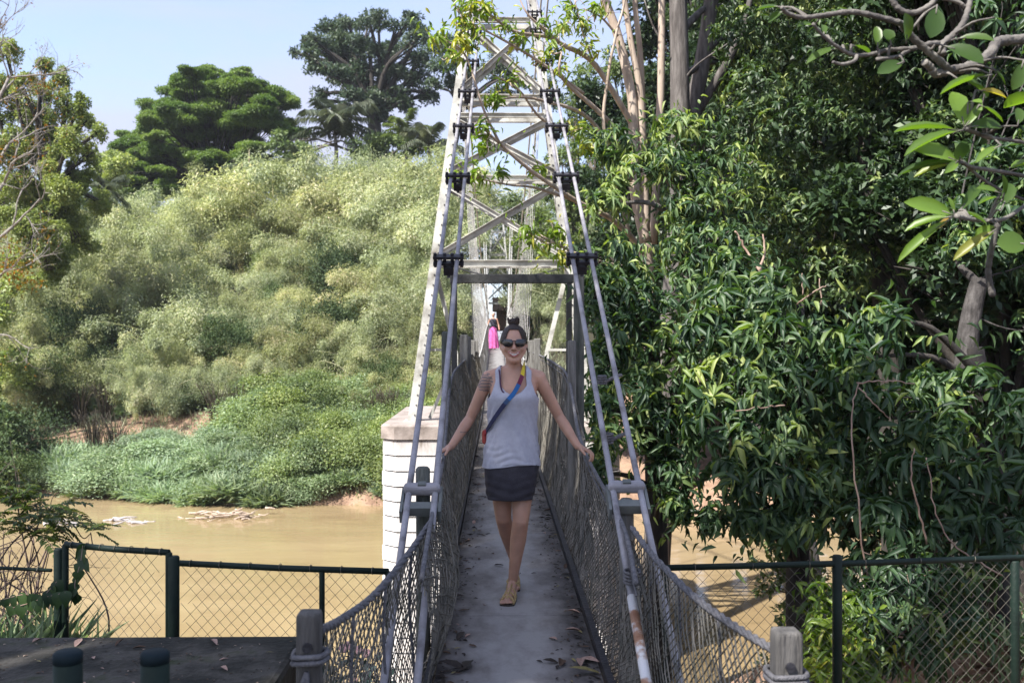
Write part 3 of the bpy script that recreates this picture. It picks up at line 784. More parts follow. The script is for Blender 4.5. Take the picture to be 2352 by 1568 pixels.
def wpart(name, mesh):
    if name in ('hair', 'hair_bun', 'sunglasses'): warp(mesh)
    o = bpy.data.objects.new(name, mesh); COL.objects.link(o); o.parent = WO; return o
wpart('body', me)
def grid_surface(fn, keep, nu, nv, name, mats, mi=None, th=.004, closed=True):
    """param surface with cut-outs, given a real thickness"""
    V = [fn(i / nu, j / nv) for j in range(nv + 1) for i in range(nu)]
    Fs = []; MI = []
    for j in range(nv):
        for i in range(nu):
            if not closed and i == nu - 1: continue
            q = (j * nu + i, j * nu + (i + 1) % nu, (j + 1) * nu + (i + 1) % nu, (j + 1) * nu + i)
            c = sum(np.array(V[k]) for k in q) / 4
            if keep(c): Fs.append(q); MI.append(mi(c) if mi else 0)
    me = bpy.data.meshes.new(name); me.from_pydata([tuple(v) for v in V], [], Fs)
    for q in mats: me.materials.append(q)
    me.polygons.foreach_set('material_index', MI); me.polygons.foreach_set('use_smooth', [True] * len(Fs)); me.update()
    o = wpart(name, me)
    if th:
        s = o.modifiers.new('thick', 'SOLIDIFY'); s.thickness = th; s.offset = 1
    return o
TANK = [(.795, -.013, .1695, .005, .1335), (.83, -.012, .1665, .004, .130), (.92, -.012, .157, .002, .120), (1.0, -.010, .147, 0, .110), (1.08, -.008, .145, -.002, .110), (1.14, -.006, .148, -.006, .116),
        (1.205, -.004, .152, -.012, .1265), (1.25, -.003, .1525, -.006, .112), (1.31, -.003, .150, .006, .088), (1.345, -.003, .137, .01, .0745), (1.37, -.003, .102, .012, .0615), (1.40, -.002, .070, .012, .054)]
def tank_fn(u, v):
    z = .80 + .60 * v; cx, a, cy, bb = ringat(TANK, z); t = 2 * math.pi * u; c, s = math.cos(t), math.sin(t)
    f = (abs(c) ** 2.3 + abs(s) ** 2.3) ** (-1 / 2.3)
    w_ = sst(1.0 - z, 0, .15); k = .0022 * w_ * (.5 + .5 * math.sin(3 * t + z * 23)) * math.sin(z * 150 + 2.2 * math.sin(t * 2 + 1) + 1.5 * math.sin(t * 5)) + .003 * math.sin(t * 9 + z * 14) * sst(1.2 - z, 0, .2)
    k += .003 * math.sin((z + .5 * abs(c)) * 60) * sst(abs(c), .3, .9) * sst(1.2 - z, 0, .1)
    return np.array((cx + (a + k) * f * c, cy + (bb + k) * f * s, z - (.012 * math.sin(t * 2 + .6) if v < .02 else 0)))
def tank_keep(c):
    x, y, z = c[0] + .003, c[1], c[2]; ax = abs(x)
    if z > 1.37 + .02 * (ax < .13): pass
    if y < .02:
        nw = .075 * max(0, min(1, (z - 1.225) / .05)) ** .5 if z > 1.225 else 0
        if z > 1.225 and ax < nw: return False
    else:
        if z > 1.32 and ax < .065: return False
    if z > 1.20:
        lim = .150 - .045 * min(1, (z - 1.20) / .10) ** .6
        if ax > lim + (.012 if y > .03 else 0): return False
    return z < 1.392
grid_surface(tank_fn, tank_keep, 260, 210, 'tank_top', [M_top])
def skirt_fn(u, v):
    z = .605 + .205 * v; t = 2 * math.pi * u; c, s = math.cos(t), math.sin(t)
    a = .131 + .0295 * v ** .7; bb = .130 + (.119 - .130) * v; cx = -.022 + .011 * v; cy = .0
    f = (abs(c) ** 2.4 + abs(s) ** 2.4) ** (-1 / 2.4); k = .003 * math.sin(z * 120 + 2 * math.sin(3 * t)) * (1 - v) + .002 * math.sin(t * 7)
    return np.array((cx + (a + k) * f * c, cy + (bb + k) * f * s, z))
grid_surface(skirt_fn, lambda c: True, 90, 30, 'skirt', [M_skirt], th=.005)
# dark undershirt edge beside the neckline
m = MB(); m.tube(spline([(-.088, -.045, 1.372), (-.083, -.083, 1.33), (-.080, -.103, 1.285), (-.070, -.117, 1.25), (-.052, -.123, 1.232)], 5), .0045, 8)
wpart('bra_strap', m.mesh('bra_strap', plain('plum jersey', (.07, .03, .07), .8), True))
# hair
h = MB(); h.ball(HC + (0, .017, .015), (.0715, .0885, .0935), 140, 104)
V = np.array(h.v) - HC
keepf = []
for f in h.f:
    c = V[list(f)].mean(0)
    hl = .080 - 16 * max(0, abs(c[0]) - .022) ** 1.5
    front = c[1] < .012
    if (front and c[2] > max(hl, .0)) or (c[1] >= .012 and c[2] > .012 - .85 * (c[1] - .012)): keepf.append(f)
h.f = keepf; h.mi = [0] * len(keepf)
o = wpart('hair', h.mesh('hair', M_hair, True)); s_ = o.modifiers.new('t', 'SOLIDIFY'); s_.thickness = .0035; s_.offset = 1
bn = MB(); rg = np.random.default_rng(2)
bn.ball(HC + (-.002, .035, .122), (.030, .030, .022), 16, 10)
for k in range(16):
    a = k * .39; cc = HC + (-.002, .035, .122)
    bn.tube([cc + (math.cos(a + t) * .03, math.sin(a + t) * .03, .018 * math.sin(t * 2 + k) + .004) for t in np.linspace(0, 1.6, 7)], .005, 6)
for k in range(5):
    cc = HC + (-.01 + .006 * k, .03, .14); bn.tube([cc, cc + (rg.normal(0, .012), 0, .012), cc + (rg.normal(0, .03), 0, .014)], [.002, .0015, .001], 4)
bn.tube(spline([HC + (.074, -.005, -.02), HC + (.078, -.008, -.06), HC + (.072, -.004, -.10)], 5), [.004] * 10 + [.001], 5)
wpart('hair_bun', bn.mesh('hair_bun', M_hair, True))
# sunglasses
g = MB()
for s in (-1, 1):
    out = []
    for k in range(20):
        t = 2 * math.pi * k / 20; c, s2 = math.cos(t), math.sin(t)
        x = .029 * np.sign(c) * abs(c) ** .75; z = .022 * np.sign(s2) * abs(s2) ** .85; z = z * (.86 if z > 0 else 1.1) - .004 * (x * s > 0) * 0
        out.append((x, z))
    ctr = HC + (s * .034, -.0945, .010)
    R1 = [ctr + (x, .010 * abs((x + s * .034) / .06) ** 1.5 * 1.6, z) for x, z in out]
    R2 = [p + np.array((0, .004, 0)) for p in R1]
    R0 = [ctr + (x * .8, -.003 + .010 * abs((x + s * .034) / .06) ** 1.5 * 1.6, z * .8) for x, z in out]
    g.loft([R2, R1, R0])
    g.tube([ctr + (s * .028, .012, .010), HC + (s * .072, -.03, .014), HC + (s * .076, .02, .008)], .0032, 6)
g.tube([HC + (-.008, -.097, .016), HC + (0, -.101, .019), HC + (.008, -.097, .016)], .003, 6)
wpart('sunglasses', g.mesh('sunglasses', M_lens, True))
# sandals
for (H_, Kn, An, Ft) in LEGS:
    Ft = [np.array(q) for q in Ft]; fw_ = nrmz((Ft[2] - Ft[0]) * np.array([1, 1, 0])); sd = np.cross(fw_, UP)
    rings = []; toe = Ft[2] + fw_ * .035
    path = spline([Ft[0] - fw_ * .032 - np.array((0, 0, .034)), Ft[0] - np.array((0, 0, .036)), Ft[1] - np.array((0, 0, .032)), Ft[2] - np.array((0, 0, .021)), toe - np.array((0, 0, .020))], 5)
    for i, p in enumerate(path):
        t = i / (len(path) - 1); wd = (.024 + .02 * sst(np.array(t), .3, .75)) * math.sqrt(max(.08, 1 - abs(2 * t - 1) ** 6))
        rings.append([p + sd * wd + (0, 0, .004), p - sd * wd + (0, 0, .004), p - sd * wd - (0, 0, .010), p + sd * wd - (0, 0, .010)])
    st = MB(); st.loft(rings); st.cur = 1
    def hoop(c, w_, h_, tilt, r):
        st.tube([c + sd * w_ * math.cos(a) + (UP * h_ + fw_ * tilt) * math.sin(a) for a in np.linspace(-.2, math.pi + .2, 13)], r, 6)
    hoop(Ft[2] - (0, 0, .012), .038, .034, -.012, .0075); hoop(Ft[1] + (0, 0, -.012), .034, .050, -.02, .006)
    hoop((Ft[1] + Ft[2]) / 2 + (0, 0, -.014), .038, .044, -.012, .006)
    An = np.array(An); st.tube([An + np.array((math.cos(a) * .033, math.sin(a) * .034, .006 * math.sin(a))) for a in np.linspace(0, 2 * math.pi, 15)], .0065, 6, False)
    st.tube([Ft[2] + fw_ * .012 + (0, 0, .016), (Ft[1] + Ft[2]) / 2 + (0, 0, .028), An + np.array((0, -.03, 0))], .0055, 6)
    wpart('sandal', st.mesh('sandal', [M_sole, M_sand], True))
# cross body bag: rainbow strap and a small red pouch at the hip
BG = empty('crossbody_bag', PO); tag(BG, 'red pouch on a rainbow striped strap across the chest of the nearer woman', 'bag')
pts = [(.062, .055, 1.385), (.064, .0, 1.402), (.058, -.058, 1.375), (.040, -.106, 1.315), (.0, -.138, 1.24), (-.055, -.142, 1.175), (-.115, -.118, 1.09), (-.158, -.055, 1.02), (-.172, -.005, .99)]
sp = spline(pts, 8); t = nrmz(np.gradient(sp, axis=0))
m = MB(); cols = [(.55, .44, .03), (.13, .02, .05), (.015, .11, .32), (.03, .06, .13), (.012, .015, .05), (.012, .013, .04), (.30, .01, .03)]
for i in range(len(sp) - 1):
    f = i / (len(sp) - 2); m.cur = 0 if f < .33 else 1 if f < .42 else 2 if f < .58 else 3 if f < .63 else 4 if f < .92 else 6
    R = []
    for q in (i, i + 1):
        c = np.array((0, .005, sp[q][2])); nr = nrmz(sp[q] - c); x = nrmz(np.cross(t[q], nr))
        R.append([sp[q] + x * .0125 + nr * .002, sp[q] - x * .0125 + nr * .002, sp[q] - x * .0125 - nr * .003, sp[q] + x * .0125 - nr * .003])
    m.loft(R)
o = bpy.data.objects.new('strap', m.mesh('strap', [plain('strap %d' % k, c_, .8) for k, c_ in enumerate(cols)])); COL.objects.link(o); o.parent = BG
m = MB(); m.box((-.172, .045, .965), (.035, .09, .085))
o = bpy.data.objects.new('pouch', m.mesh('pouch', plain('red cloth', (.32, .05, .04), .8))); COL.objects.link(o); o.parent = BG; bevel(o, .018, 3)

# far walker in a pink skirt
b = MB()
b.loft([ell(0, a, 0, bb, z, 24) for z, a, bb in ((.8, .15, .11), (.95, .14, .1), (1.1, .115, .085), (1.25, .15, .105), (1.36, .16, .085), (1.42, .06, .05))])
b.cone((0, 0, 1.4), (0, 0, 1.48), .05, .045); b.ball((0, -.01, 1.58), (.075, .09, .105), 16, 12); b.ball((0, -.095, 1.56), (.012, .016, .02), 8, 6)
for s in (-1, 1):
    b.chain([(s * .16, 0, 1.36), (s * .24, .02, 1.12), (s * .27, -.06, .90)], [.044, .036, .026], 10)
    for q in (-.02, -.007, .007, .02): b.chain([(s * .27, -.06 + q, .89), (s * .275, -.07 + q, .84), (s * .265, -.075 + q, .80)], [.010, .0085, .007], 6)
    b.chain([(s * .265, -.075, .88), (s * .25, -.10, .84)], [.011, .008], 6)
    b.chain([(s * .08, 0, .85), (s * .08, -.02 * s, .48), (s * .075, .02 * s, .09)], [.08, .052, .034], 10); b.cone((s * .075, .02, .04), (s * .08, -.13, .03), .034, .025)
FY = 45.0; FP = P(1133, 784, FY); FP[2] = float(deckz(FP[1])) + .004
FPe = empty('person', FP); tag(FPe, 'distant walker in a bright pink long skirt and dark top far along the footbridge', 'person')
def fpart(name, mesh): o = bpy.data.objects.new(name, mesh); COL.objects.link(o); o.parent = FPe; return o
fpart('body', remesh(b, .010, 4, 'body'))
m = MB(); R = []
for z, a in ((.06, .26), (.4, .235), (.8, .19), (1.02, .135)):
    R.append([(math.cos(t) * a * (1 + .10 * math.sin(t * 9) * (1.02 - z)), math.sin(t) * a * .8 * (1 + .10 * math.sin(t * 9) * (1.02 - z)), z) for t in np.linspace(0, 2 * math.pi, 72, endpoint=False)])
m.loft(R, False); fpart('skirt', m.mesh('skirt', mat('bright pink cloth', [(.3, (.50, .07, .27)), (.7, (.66, .16, .42))], .8, 8), True))
m = MB(); m.loft([ell(0, a, 0, bb, z, 24) for z, a, bb in ((.98, .148, .11), (1.1, .128, .097), (1.25, .158, .115), (1.35, .163, .095), (1.39, .11, .075))]); fpart('top', m.mesh('top', plain('black cloth', (.025, .025, .04), .8), True))
m = MB(); m.ball((0, .02, 1.605), (.082, .092, .10), 16, 10); fpart('head_scarf', m.mesh('head_scarf', plain('white scarf', (.6, .58, .6), .9), True))
# ------------------------------------------------------------------ far bank vegetation
LM_bam = leafmat('bamboo leaves', [(.0, (.125, .155, .08)), (.4, (.295, .335, .18)), (.75, (.45, .475, .28)), (1, (.66, .59, .42))], .42, .5, .3, (1.08, 1.12, .68), .26)
LM_weed = leafmat('riverside weeds', [(.0, (.11, .18, .10)), (.5, (.24, .33, .20)), (1, (.38, .45, .30))], .35, .5, .35, (1.1, 1.2, .6), .3)
LM_shrub = leafmat('shrub leaves', [(.0, (.08, .13, .05)), (.5, (.18, .25, .105)), (1, (.31, .36, .17))], .35, .45, .4, (1.2, 1.25, .5), .35)
LM_dark = leafmat('dark shrub leaves', [(.0, (.03, .055, .024)), (.6, (.07, .11, .045)), (1, (.14, .18, .075))], .25, .65, .2, (1.1, 1.2, .6), .25)
LM_rain = leafmat('umbrella tree leaves', [(.0, (.05, .10, .028)), (.5, (.125, .195, .055)), (1, (.21, .275, .085))], .4, .5, .35, (1.2, 1.3, .5), .1)
LM_blue = leafmat('blue green tree leaves', [(.0, (.032, .058, .038)), (.5, (.07, .11, .068)), (1, (.14, .18, .11))], .3, .5, .4, (1.1, 1.15, .7), .1)
LM_palm = leafmat('palm fronds', [(.0, (.06, .085, .05)), (.5, (.13, .16, .10)), (1, (.24, .26, .18))], .25, .4, .5, (1.1, 1.1, .7), .15)
LM_vine = leafmat('creeper leaves', [(.0, (.10, .15, .04)), (.5, (.24, .30, .085)), (1, (.42, .44, .15))], .35, .5, .35, (1.2, 1.25, .5), .12)
LM_light = leafmat('pale airy leaves', [(.0, (.07, .11, .04)), (.5, (.13, .185, .07)), (1, (.20, .25, .11))], .4, .5, .3, (1.15, 1.2, .6), .15)
M_culm = mat('bamboo culm', [(.3, (.018, .015, .010)), (.7, (.07, .055, .035))], .7, 3)  # brown-black so the culm bundles make the shaded hollows
M_bark = mat('grey brown bark', [(.3, (.05, .042, .035)), (.5, (.11, .095, .08)), (.72, (.19, .17, .15))], .95, 4, 7, .7, 14, stretch=(2, 2, .6))
M_barkd = mat('dark bark', [(.3, (.018, .016, .014)), (.7, (.06, .052, .045))], .95, 4, 7, .7, 14, stretch=(2, 2, .6))
M_pale = mat('pale smooth bark', [(.3, (.20, .15, .11)), (.5, (.34, .27, .215)), (.75, (.46, .39, .33))], .8, 3, 7, .4, 10, stretch=(3, 3, .5))

def bamboo_mesh(seed, n=19, leaves=850):
    """fountain of arching culms with hanging fine leaves, unit height"""
    rg = np.random.default_rng(seed); fo = Fol(); 
    for k in range(n):
        a = rg.uniform(0, 2 * math.pi); R = rg.uniform(.12, .85) if k else .05; h = rg.uniform(.45, 1.05) * (1 - .28 * R)
        e = np.array([math.cos(a) * R, math.sin(a) * R, h]); c1 = np.array([math.cos(a) * R * .25, math.sin(a) * R * .25, h * .75])
        tip = e + np.array([math.cos(a) * .14, math.sin(a) * .14, -.12])
        sp = spline([(math.cos(a) * .05, math.sin(a) * .05, 0), c1, e, tip], 10)
        q = .30 + .70 * rg.random(leaves) ** .7; idx = (q * (len(sp) - 1)).astype(int); p = sp[idx]
        spread = .04 + rg.uniform(.10, .20) * np.sin(np.clip(q, 0, 1) * math.pi) ** .7
        d = unit(leaves, rg); p = p + d * spread[:, None] * rg.random((leaves, 1)) ** .5 * np.array([1, 1, .8])
        p[:, 2] = np.maximum(p[:, 2], .02)
        y = d * .6 + np.array([0, 0, -.55]) + unit(leaves, rg) * .55; nr = d * .5 + np.array([0, 0, .7]) + unit(leaves, rg) * .6
        L_ = .033 * rg.uniform(.6, 1.4, leaves); tone = rg.uniform(.25, .8)
        fo.add(LEAF1, p, y, nr, L_, L_ * .28, np.clip(tone + rg.normal(0, .16, leaves), 0, 1))
        s0 = sp[::2]; yv = np.diff(s0, axis=0); ln = np.linalg.norm(yv, axis=1)
        for v_ in ((1, 0, 0), (0, 1, 0)):
            fo.add((np.array([(-.5, 0, 0), (.5, 0, 0), (.5, 1, 0), (-.5, 1, 0)]), np.array([(0, 1, 2, 3)])), s0[:-1], yv, np.broadcast_to(np.array(v_, float), yv.shape), ln, .008, .9)
    return fo.mesh('bamboo_clump', LM_bam)
def shrub_mesh(name, seed, lm, n=9500, size=.036, asp=.45, sub=18, up=.9, flat=.85):
    rg = np.random.default_rng(seed); fo = Fol()
    blob(fo, (0, 0, .42), (.5, .5, .5 * flat), int(n * .75), size, LEAF1, asp, .3, up, .2, rg, .45, sub, .5, .6); blob(fo, (0, 0, .35), (.62, .62, .5), int(n * .25), size, LEAF1, asp, .1, up, .2, rg, .5, 0, .5, .6)
    return fo.mesh(name, lm)
def tuft_mesh(seed, n=1500):
    rg = np.random.default_rng(seed); fo = Fol()
    r = np.sqrt(rg.random(n)) * .5; a = rg.uniform(0, 6.28, n); p = np.stack([np.cos(a) * r, np.sin(a) * r, r * 0], -1)
    y = np.stack([np.cos(a) * r * 1.2, np.sin(a) * r * 1.2, .8 + 0 * r], -1) + unit(n, rg) * .45
    nr = unit(n, rg) * .5 + np.array([0, 0, .6]) + p
    fo.add(leaf_tmpl(.55, .05, ((0, .3), (.4, .5), (.75, .4), (1, .05))), p, y, nr, .62 * rg.uniform(.4, 1.1, n), .045, np.clip(.55 + rg.normal(0, .22, n), 0, 1))
    return fo.mesh('grass_tuft', LM_weed)
BAM = [bamboo_mesh(s) for s in range(7)]
SHR = [shrub_mesh('riverside_shrub', 20 + s, LM_weed, 7000, .042, .45) for s in range(4)]
SHG = [shrub_mesh('hill_shrub', 30 + s, LM_shrub, 8500, .038, .5) for s in range(4)]
SHD = [shrub_mesh('dark_shrub', 40 + s, LM_dark, 9500, .034, .45) for s in range(3)]
TUF = [tuft_mesh(50 + s) for s in range(3)]

def put(me, name, px, py_top, x, y, hmin, hmax, wid, rg, label, cat, group):
    zb = float(gz(x, y)) - .15
    d = (np.array([x, y, 0]) - CAM) @ FW
    h = float(np.clip(1.54 - (py_top - 784) / F * d - zb, hmin, hmax))
    o = link(name, me); o.location = (x, y, zb); w_ = h * wid * rg.uniform(.7, 1.25)
    o.scale = (w_, w_ * rg.uniform(.9, 1.1), h); o.rotation_euler = (rg.uniform(-.06, .06), rg.uniform(-.06, .06), rg.uniform(0, 6.28))
    tag(o, label, cat, group); return o
rg = np.random.default_rng(77)
skyl = np.array([(-200, 470), (0, 480), (100, 470), (200, 450), (300, 415), (420, 405), (520, 425), (600, 432), (680, 395), (750, 352), (800, 332), (900, 345), (1000, 352), (1060, 372), (1110, 470), (1180, 520), (1260, 480), (1330, 440), (1500, 420)])
RWS = [(48, 900), (50, 855), (52.5, 805), (55, 755), (58, 705), (61, 655), (64.5, 605), (68, 560), (72, 510), (76, 465), (81, 0)]
nb = 0
HOLES = [(525, 800, 62, 75), (215, 760, 75, 60), (240, 880, 60, 45), (770, 640, 50, 50), (880, 850, 50, 55), (420, 640, 36, 36)]
for ri, (Y, tp) in enumerate(RWS):
    step = 112 - 5 * ri; px = -60 + rg.uniform(0, 60)
    while px < 1330:
        q = px + rg.normal(0, 12); Yj = Y + rg.normal(0, .9)
        x = P(q, 784, Yj)[0]; y = P(q, 784, Yj)[1]
        px += step * rg.uniform(.85, 1.15)
        sk = np.interp(q, skyl[:, 0], skyl[:, 1]); top = max(tp, sk) if tp else sk
        if tp: top = tp + (sk - 440) * (ri / 10) * .8 if sk < 440 else max(tp, sk + 14)
        if abs(x) < 2.6 or rg.random() < .07: continue
        if any((q - hx) ** 2 / rx ** 2 + (top + 45 - hy) ** 2 / ry ** 2 < 1 for hx, hy, rx, ry in HOLES): continue
        if ri == 0 and (q < 330 and q > 70): continue
        if ri == 0 and q < 640 and rg.random() < .55: continue
        if ri == 1 and 90 < q < 300: continue
        if q > 1060 and ri < 4: continue
        put(BAM[rg.integers(7)], 'bamboo_clump', q, top + rg.normal(0, 24), x, y, 1.8, 11.5, .92, rg, 'feathery pale green bamboo clump in the mass covering the far river bank', 'bamboo', 'bamboo clumps covering the far bank hillside'); nb += 1
for k in range(44):  # shrubs, some very dark, added to make shaded pockets
    Y = rg.uniform(50, 76); q = rg.uniform(20, 1040); x, y = P(q, 784, Y)[:2]
    tp_ = np.interp(Y, [r_[0] for r_ in RWS[:-1]] + [81], [r_[1] for r_ in RWS[:-1]] + [430]) + rg.uniform(-12, 22)
    if abs(x) < 3: continue
    o = put((SHD + SHG)[rg.integers(7)], 'understory_shrub', q, tp_, x, y, 1.5, 7, .55, rg, 'leafy shrub put in dark between the pale bamboo clumps for shaded pockets', 'shrub', 'dark shrubs between the bamboo clumps')
CUL = []
for k in range(3):
    r2 = np.random.default_rng(400 + k); m = MB()
    for j in range(40):
        a = r2.uniform(0, 6.28); R_ = r2.uniform(.05, .5); b_ = np.array((math.cos(a) * R_ * .35, math.sin(a) * R_ * .35, 0))
        m.tube(spline([b_, b_ * 1.5 + (0, 0, .55), np.array((math.cos(a) * R_ * 1.1, math.sin(a) * R_ * 1.1, r2.uniform(.75, 1.0)))], 4), [.010] * 5 + [.006] * 4, 4)
    CUL.append(m.mesh('bamboo_culms', M_culm, True))
for k, (hx, hy, rx, ry) in enumerate(HOLES):
    for j in range(2):
        d = np.interp(hy + ry * .6, [r_[1] for r_ in RWS[:-1]][::-1], [r_[0] for r_ in RWS[:-1]][::-1]) - 2.5; q = hx + (j - .5) * rx * .8
        x, y = P(q, 784, d)[:2]; o = link('bamboo_culms', CUL[(k + j) % 3]); h = 2.3; o.location = (x, y, float(gz(x, y)) - .1); o.scale = (2.0, 2.0, h)
        tag(o, 'bundle of bare bamboo culms coloured dark for the shade of a hillside hollow', 'bamboo', 'bare culms in the hillside hollows')
# lower bank: weeds, tufts, shrubs
ns = 0
def bank(n, pxr, tr, meshes, name, hr, wid, label, cat, group, skip=None):
    for k in range(n):
        q = rg.uniform(*pxr); t = rg.uniform(*tr); d = 44.0
        for _ in range(4):
            x = P(q, 784, d)[0]; d = (np.array([x, yw(x) + t, 0]) - CAM) @ FW
        x, y = P(q, 784, d)[:2]
        if skip and skip(q, t): continue
        zb = float(gz(x, y)) - .12; h = rg.uniform(*hr)
        o = link(name, meshes[rg.integers(len(meshes))]); w_ = wid * h * rg.uniform(.9, 1.3); o.location = (x, y, zb); o.scale = (w_, w_, h); o.rotation_euler = (0, 0, rg.uniform(0, 6.28))
        tag(o, label, cat, group)
bare = lambda q, t: (q < 300 and t > 2.8 and t < 10.5 and q > 40) or (q < 120 and t > .8) or (270 < q < 520 and 4.9 < t < 9.2)
bank(185, (75, 760), (.3, 10.0), SHR, 'riverside_shrub', (.8, 1.7), 1.75, 'low bluish green weedy shrub in the thick growth above the waterline of the far bank', 'shrub', 'weedy shrubs along the far waterline', bare)
bank(70, (95, 720), (.2, 7.5), TUF, 'grass_tuft', (1.0, 1.8), .95, 'arching tuft of tall reed grass among weeds on the far river bank', 'grass tuft', 'reed grass tufts on the far bank', bare)
bank(70, (560, 1010), (.5, 9.5), SHG, 'hill_shrub', (1.4, 2.9), 1.0, 'leafy mid green shrub on the far bank slope left of the white pier', 'shrub', 'leafy shrubs beside the white pier', None)
bank(26, (560, 1010), (.3, 6), TUF, 'grass_tuft', (.8, 1.4), .95, 'arching tuft of tall reed grass among weeds on the far river bank', 'grass tuft', 'reed grass tufts on the far bank', None)
bank(26, (30, 480), (8.0, 12.5), TUF, 'grass_tuft', (.5, .9), 1.0, 'short dry grass tuft on the bare reddish slope of the far bank', 'grass tuft', 'dry tufts on the bare slope', None)
for (q, top, d, lab) in ((772, 510, 64, 'tall dark green shrub among pale bamboo on the hillside'), (760, 640, 56, 'round dark shrub below the tall dark shrub on the hillside'), (870, 790, 50, 'dark shrub on the bank slope just left of the tower leg'),
                    (740, 870, 47, 'dark bluish shrub low on the bank above the riverside weeds'), (530, 690, 55, 'dark shrub standing for a shaded hollow in the middle of the bamboo hillside'), (180, 640, 57, 'dark shrub under bamboo on the left of the hillside'),  # hollow shrub: its dark leaves stand for the shade
                    (30, 890, 45, 'dark shrub overhanging the bare earth at the left edge'), (20, 1010, 42.5, 'lowest dark shrub near the water at the left edge'), (120, 770, 51, 'dark shrub above the bare earth patch'), (1010, 690, 60, 'dark shrub behind the left tower leg'),
                    (1215, 420, 70, 'dark green shrub seen between the tower braces')):
    x, y = P(q, 784, d)[:2]
    o = put(SHD[rg.integers(3)], 'dark_shrub', q, top, x, y, 1.8, 9, 1.0, rg, lab, 'shrub', None)
    o.scale = (min(o.scale[0], 4.2), min(o.scale[1], 4.2), o.scale[2])
# ground litter, one uncountable sheet of short grass on the far slope
fo = Fol(); n = 26000
px = rg.uniform(-60, 1320, n); d = 40 + 46 * rg.random(n) ** 1.3
x = CAM[0] + FW[0] * d + RT[0] * (px - 1176) / F * d; y = FW[1] * d + RT[1] * (px - 1176) / F * d
k = (y - yw(x) > .4) & (np.abs(x) > 2); x, y = x[k], y[k]; n = len(x)
fo.add(LEAF1, np.stack([x, y, gz(x, y) - .02], -1), unit(n) * .5 + np.array([0, 0, .8]), unit(n), RNG.uniform(.2, .6, n), .05)
tag(fo.build('hillside_grass', LM_bam), kind='stuff', label='short pale grass covering the far slope', cat='grass')

# ---- individual far trees
def limb_tree(name, label, base, blobs, lm, bark, size, dens, r0, asp=.45, sub=6, up=.7, droop=.1, fork=.45, cat='tree', seed=0, shell=.4, bmin=.25, flat=1, group=None, bend=.3):
    rg = np.random.default_rng(seed); base = np.array(base, float)
    T = empty(name, base); tag(T, label, cat, group)
    fo = Fol(); tops = np.array([b[0] for b in blobs]); ctr = tops.mean(0); m = MB()
    fk = base + (ctr - base) * np.array([fork * .6, fork * .6, fork]); 
    m.tube(spline([base, base + (fk - base) * .5 + rg.normal(0, .12, 3) * r0, fk], 5), np.linspace(r0 * 1.25, r0 * .8, 11), 9)
    for c, r in blobs:
        c = np.array(c, float); r = np.array(r, float) * np.ones(3)
        md = fk + (c - fk) * .5 + np.array([0, 0, bend * np.linalg.norm((c - fk)[:2]) * .5]) + rg.normal(0, .06, 3) * np.linalg.norm(c - fk)
        m.tube(spline([fk - (fk - base) * .04, md, c + rg.normal(0, .1, 3) * r], 5), np.linspace(r0 * .5, r0 * .06, 11), 6)
        n = int(dens * (r[0] * r[1] + r[0] * r[2] + r[1] * r[2]))
        blob(fo, c, r, n, size, LEAF1, asp, shell, up, droop, rg, .4, sub, rg.uniform(.35, .65), .5)
        for _ in range(3):
            e = c + unit(1, rg)[0] * r * .8; m.tube(spline([md, c * .6 + e * .4, e], 3), np.linspace(r0 * .18, r0 * .03, 7), 4)
    m.build('trunk', bark, T, True)
    fo.build('crown', lm, T); return T
def blobs_px(L_, dj=0, seed=1):
    r = np.random.default_rng(seed); out = []
    for px, py, d, rx, rz in L_:
        dd = d + r.uniform(-dj, dj); out.append((P(px, py, dd), (rx * dd / F, rx * dd / F * .8, rz * dd / F)))
    return out
# umbrella shaped rain tree: flat tiers inside a dome
D = 100; rgt = np.random.default_rng(4); bl = []
dome = [(490, 180, 60), (430, 215, 75), (540, 205, 75), (600, 215, 70), (400, 255, 85), (490, 240, 90), (580, 250, 95), (650, 240, 45), (360, 290, 80), (450, 290, 85), (540, 290, 90), (630, 285, 70), (330, 330, 65), (410, 335, 75), (500, 335, 70), (590, 335, 60), (660, 320, 45), (320, 370, 55), (390, 385, 55), (470, 390, 50), (560, 390, 50), (620, 385, 45), (320, 405, 50), (400, 420, 60), (480, 425, 60), (560, 420, 60), (630, 410, 50), (290, 380, 45), (300, 340, 50), (280, 410, 45), (345, 300, 55), (310, 350, 60), (325, 385, 65), (370, 345, 65), (290, 400, 50), (425, 190, 55), (550, 190, 55), (350, 435, 60), (300, 440, 50), (420, 450, 60), (250, 420, 45), (470, 360, 70), (560, 345, 60)]
for px, py, w_ in dome:
    for k in range(5):
        dd = D + rgt.uniform(-7, 6); q = w_ * rgt.uniform(.5, .8)
        bl.append((P(px + rgt.normal(0, 16), py + rgt.normal(0, 15), dd), np.array((q, q * .9, q * .36)) * dd / F))
limb_tree('umbrella_tree', 'broad dome shaped dark green tree with layered crown on the hilltop left of the tower', P(505, 470, D), bl, LM_rain, M_barkd, .20, 900, .26, .5, 5, 1.3, 0, .35, seed=3, shell=.15, bend=.1)
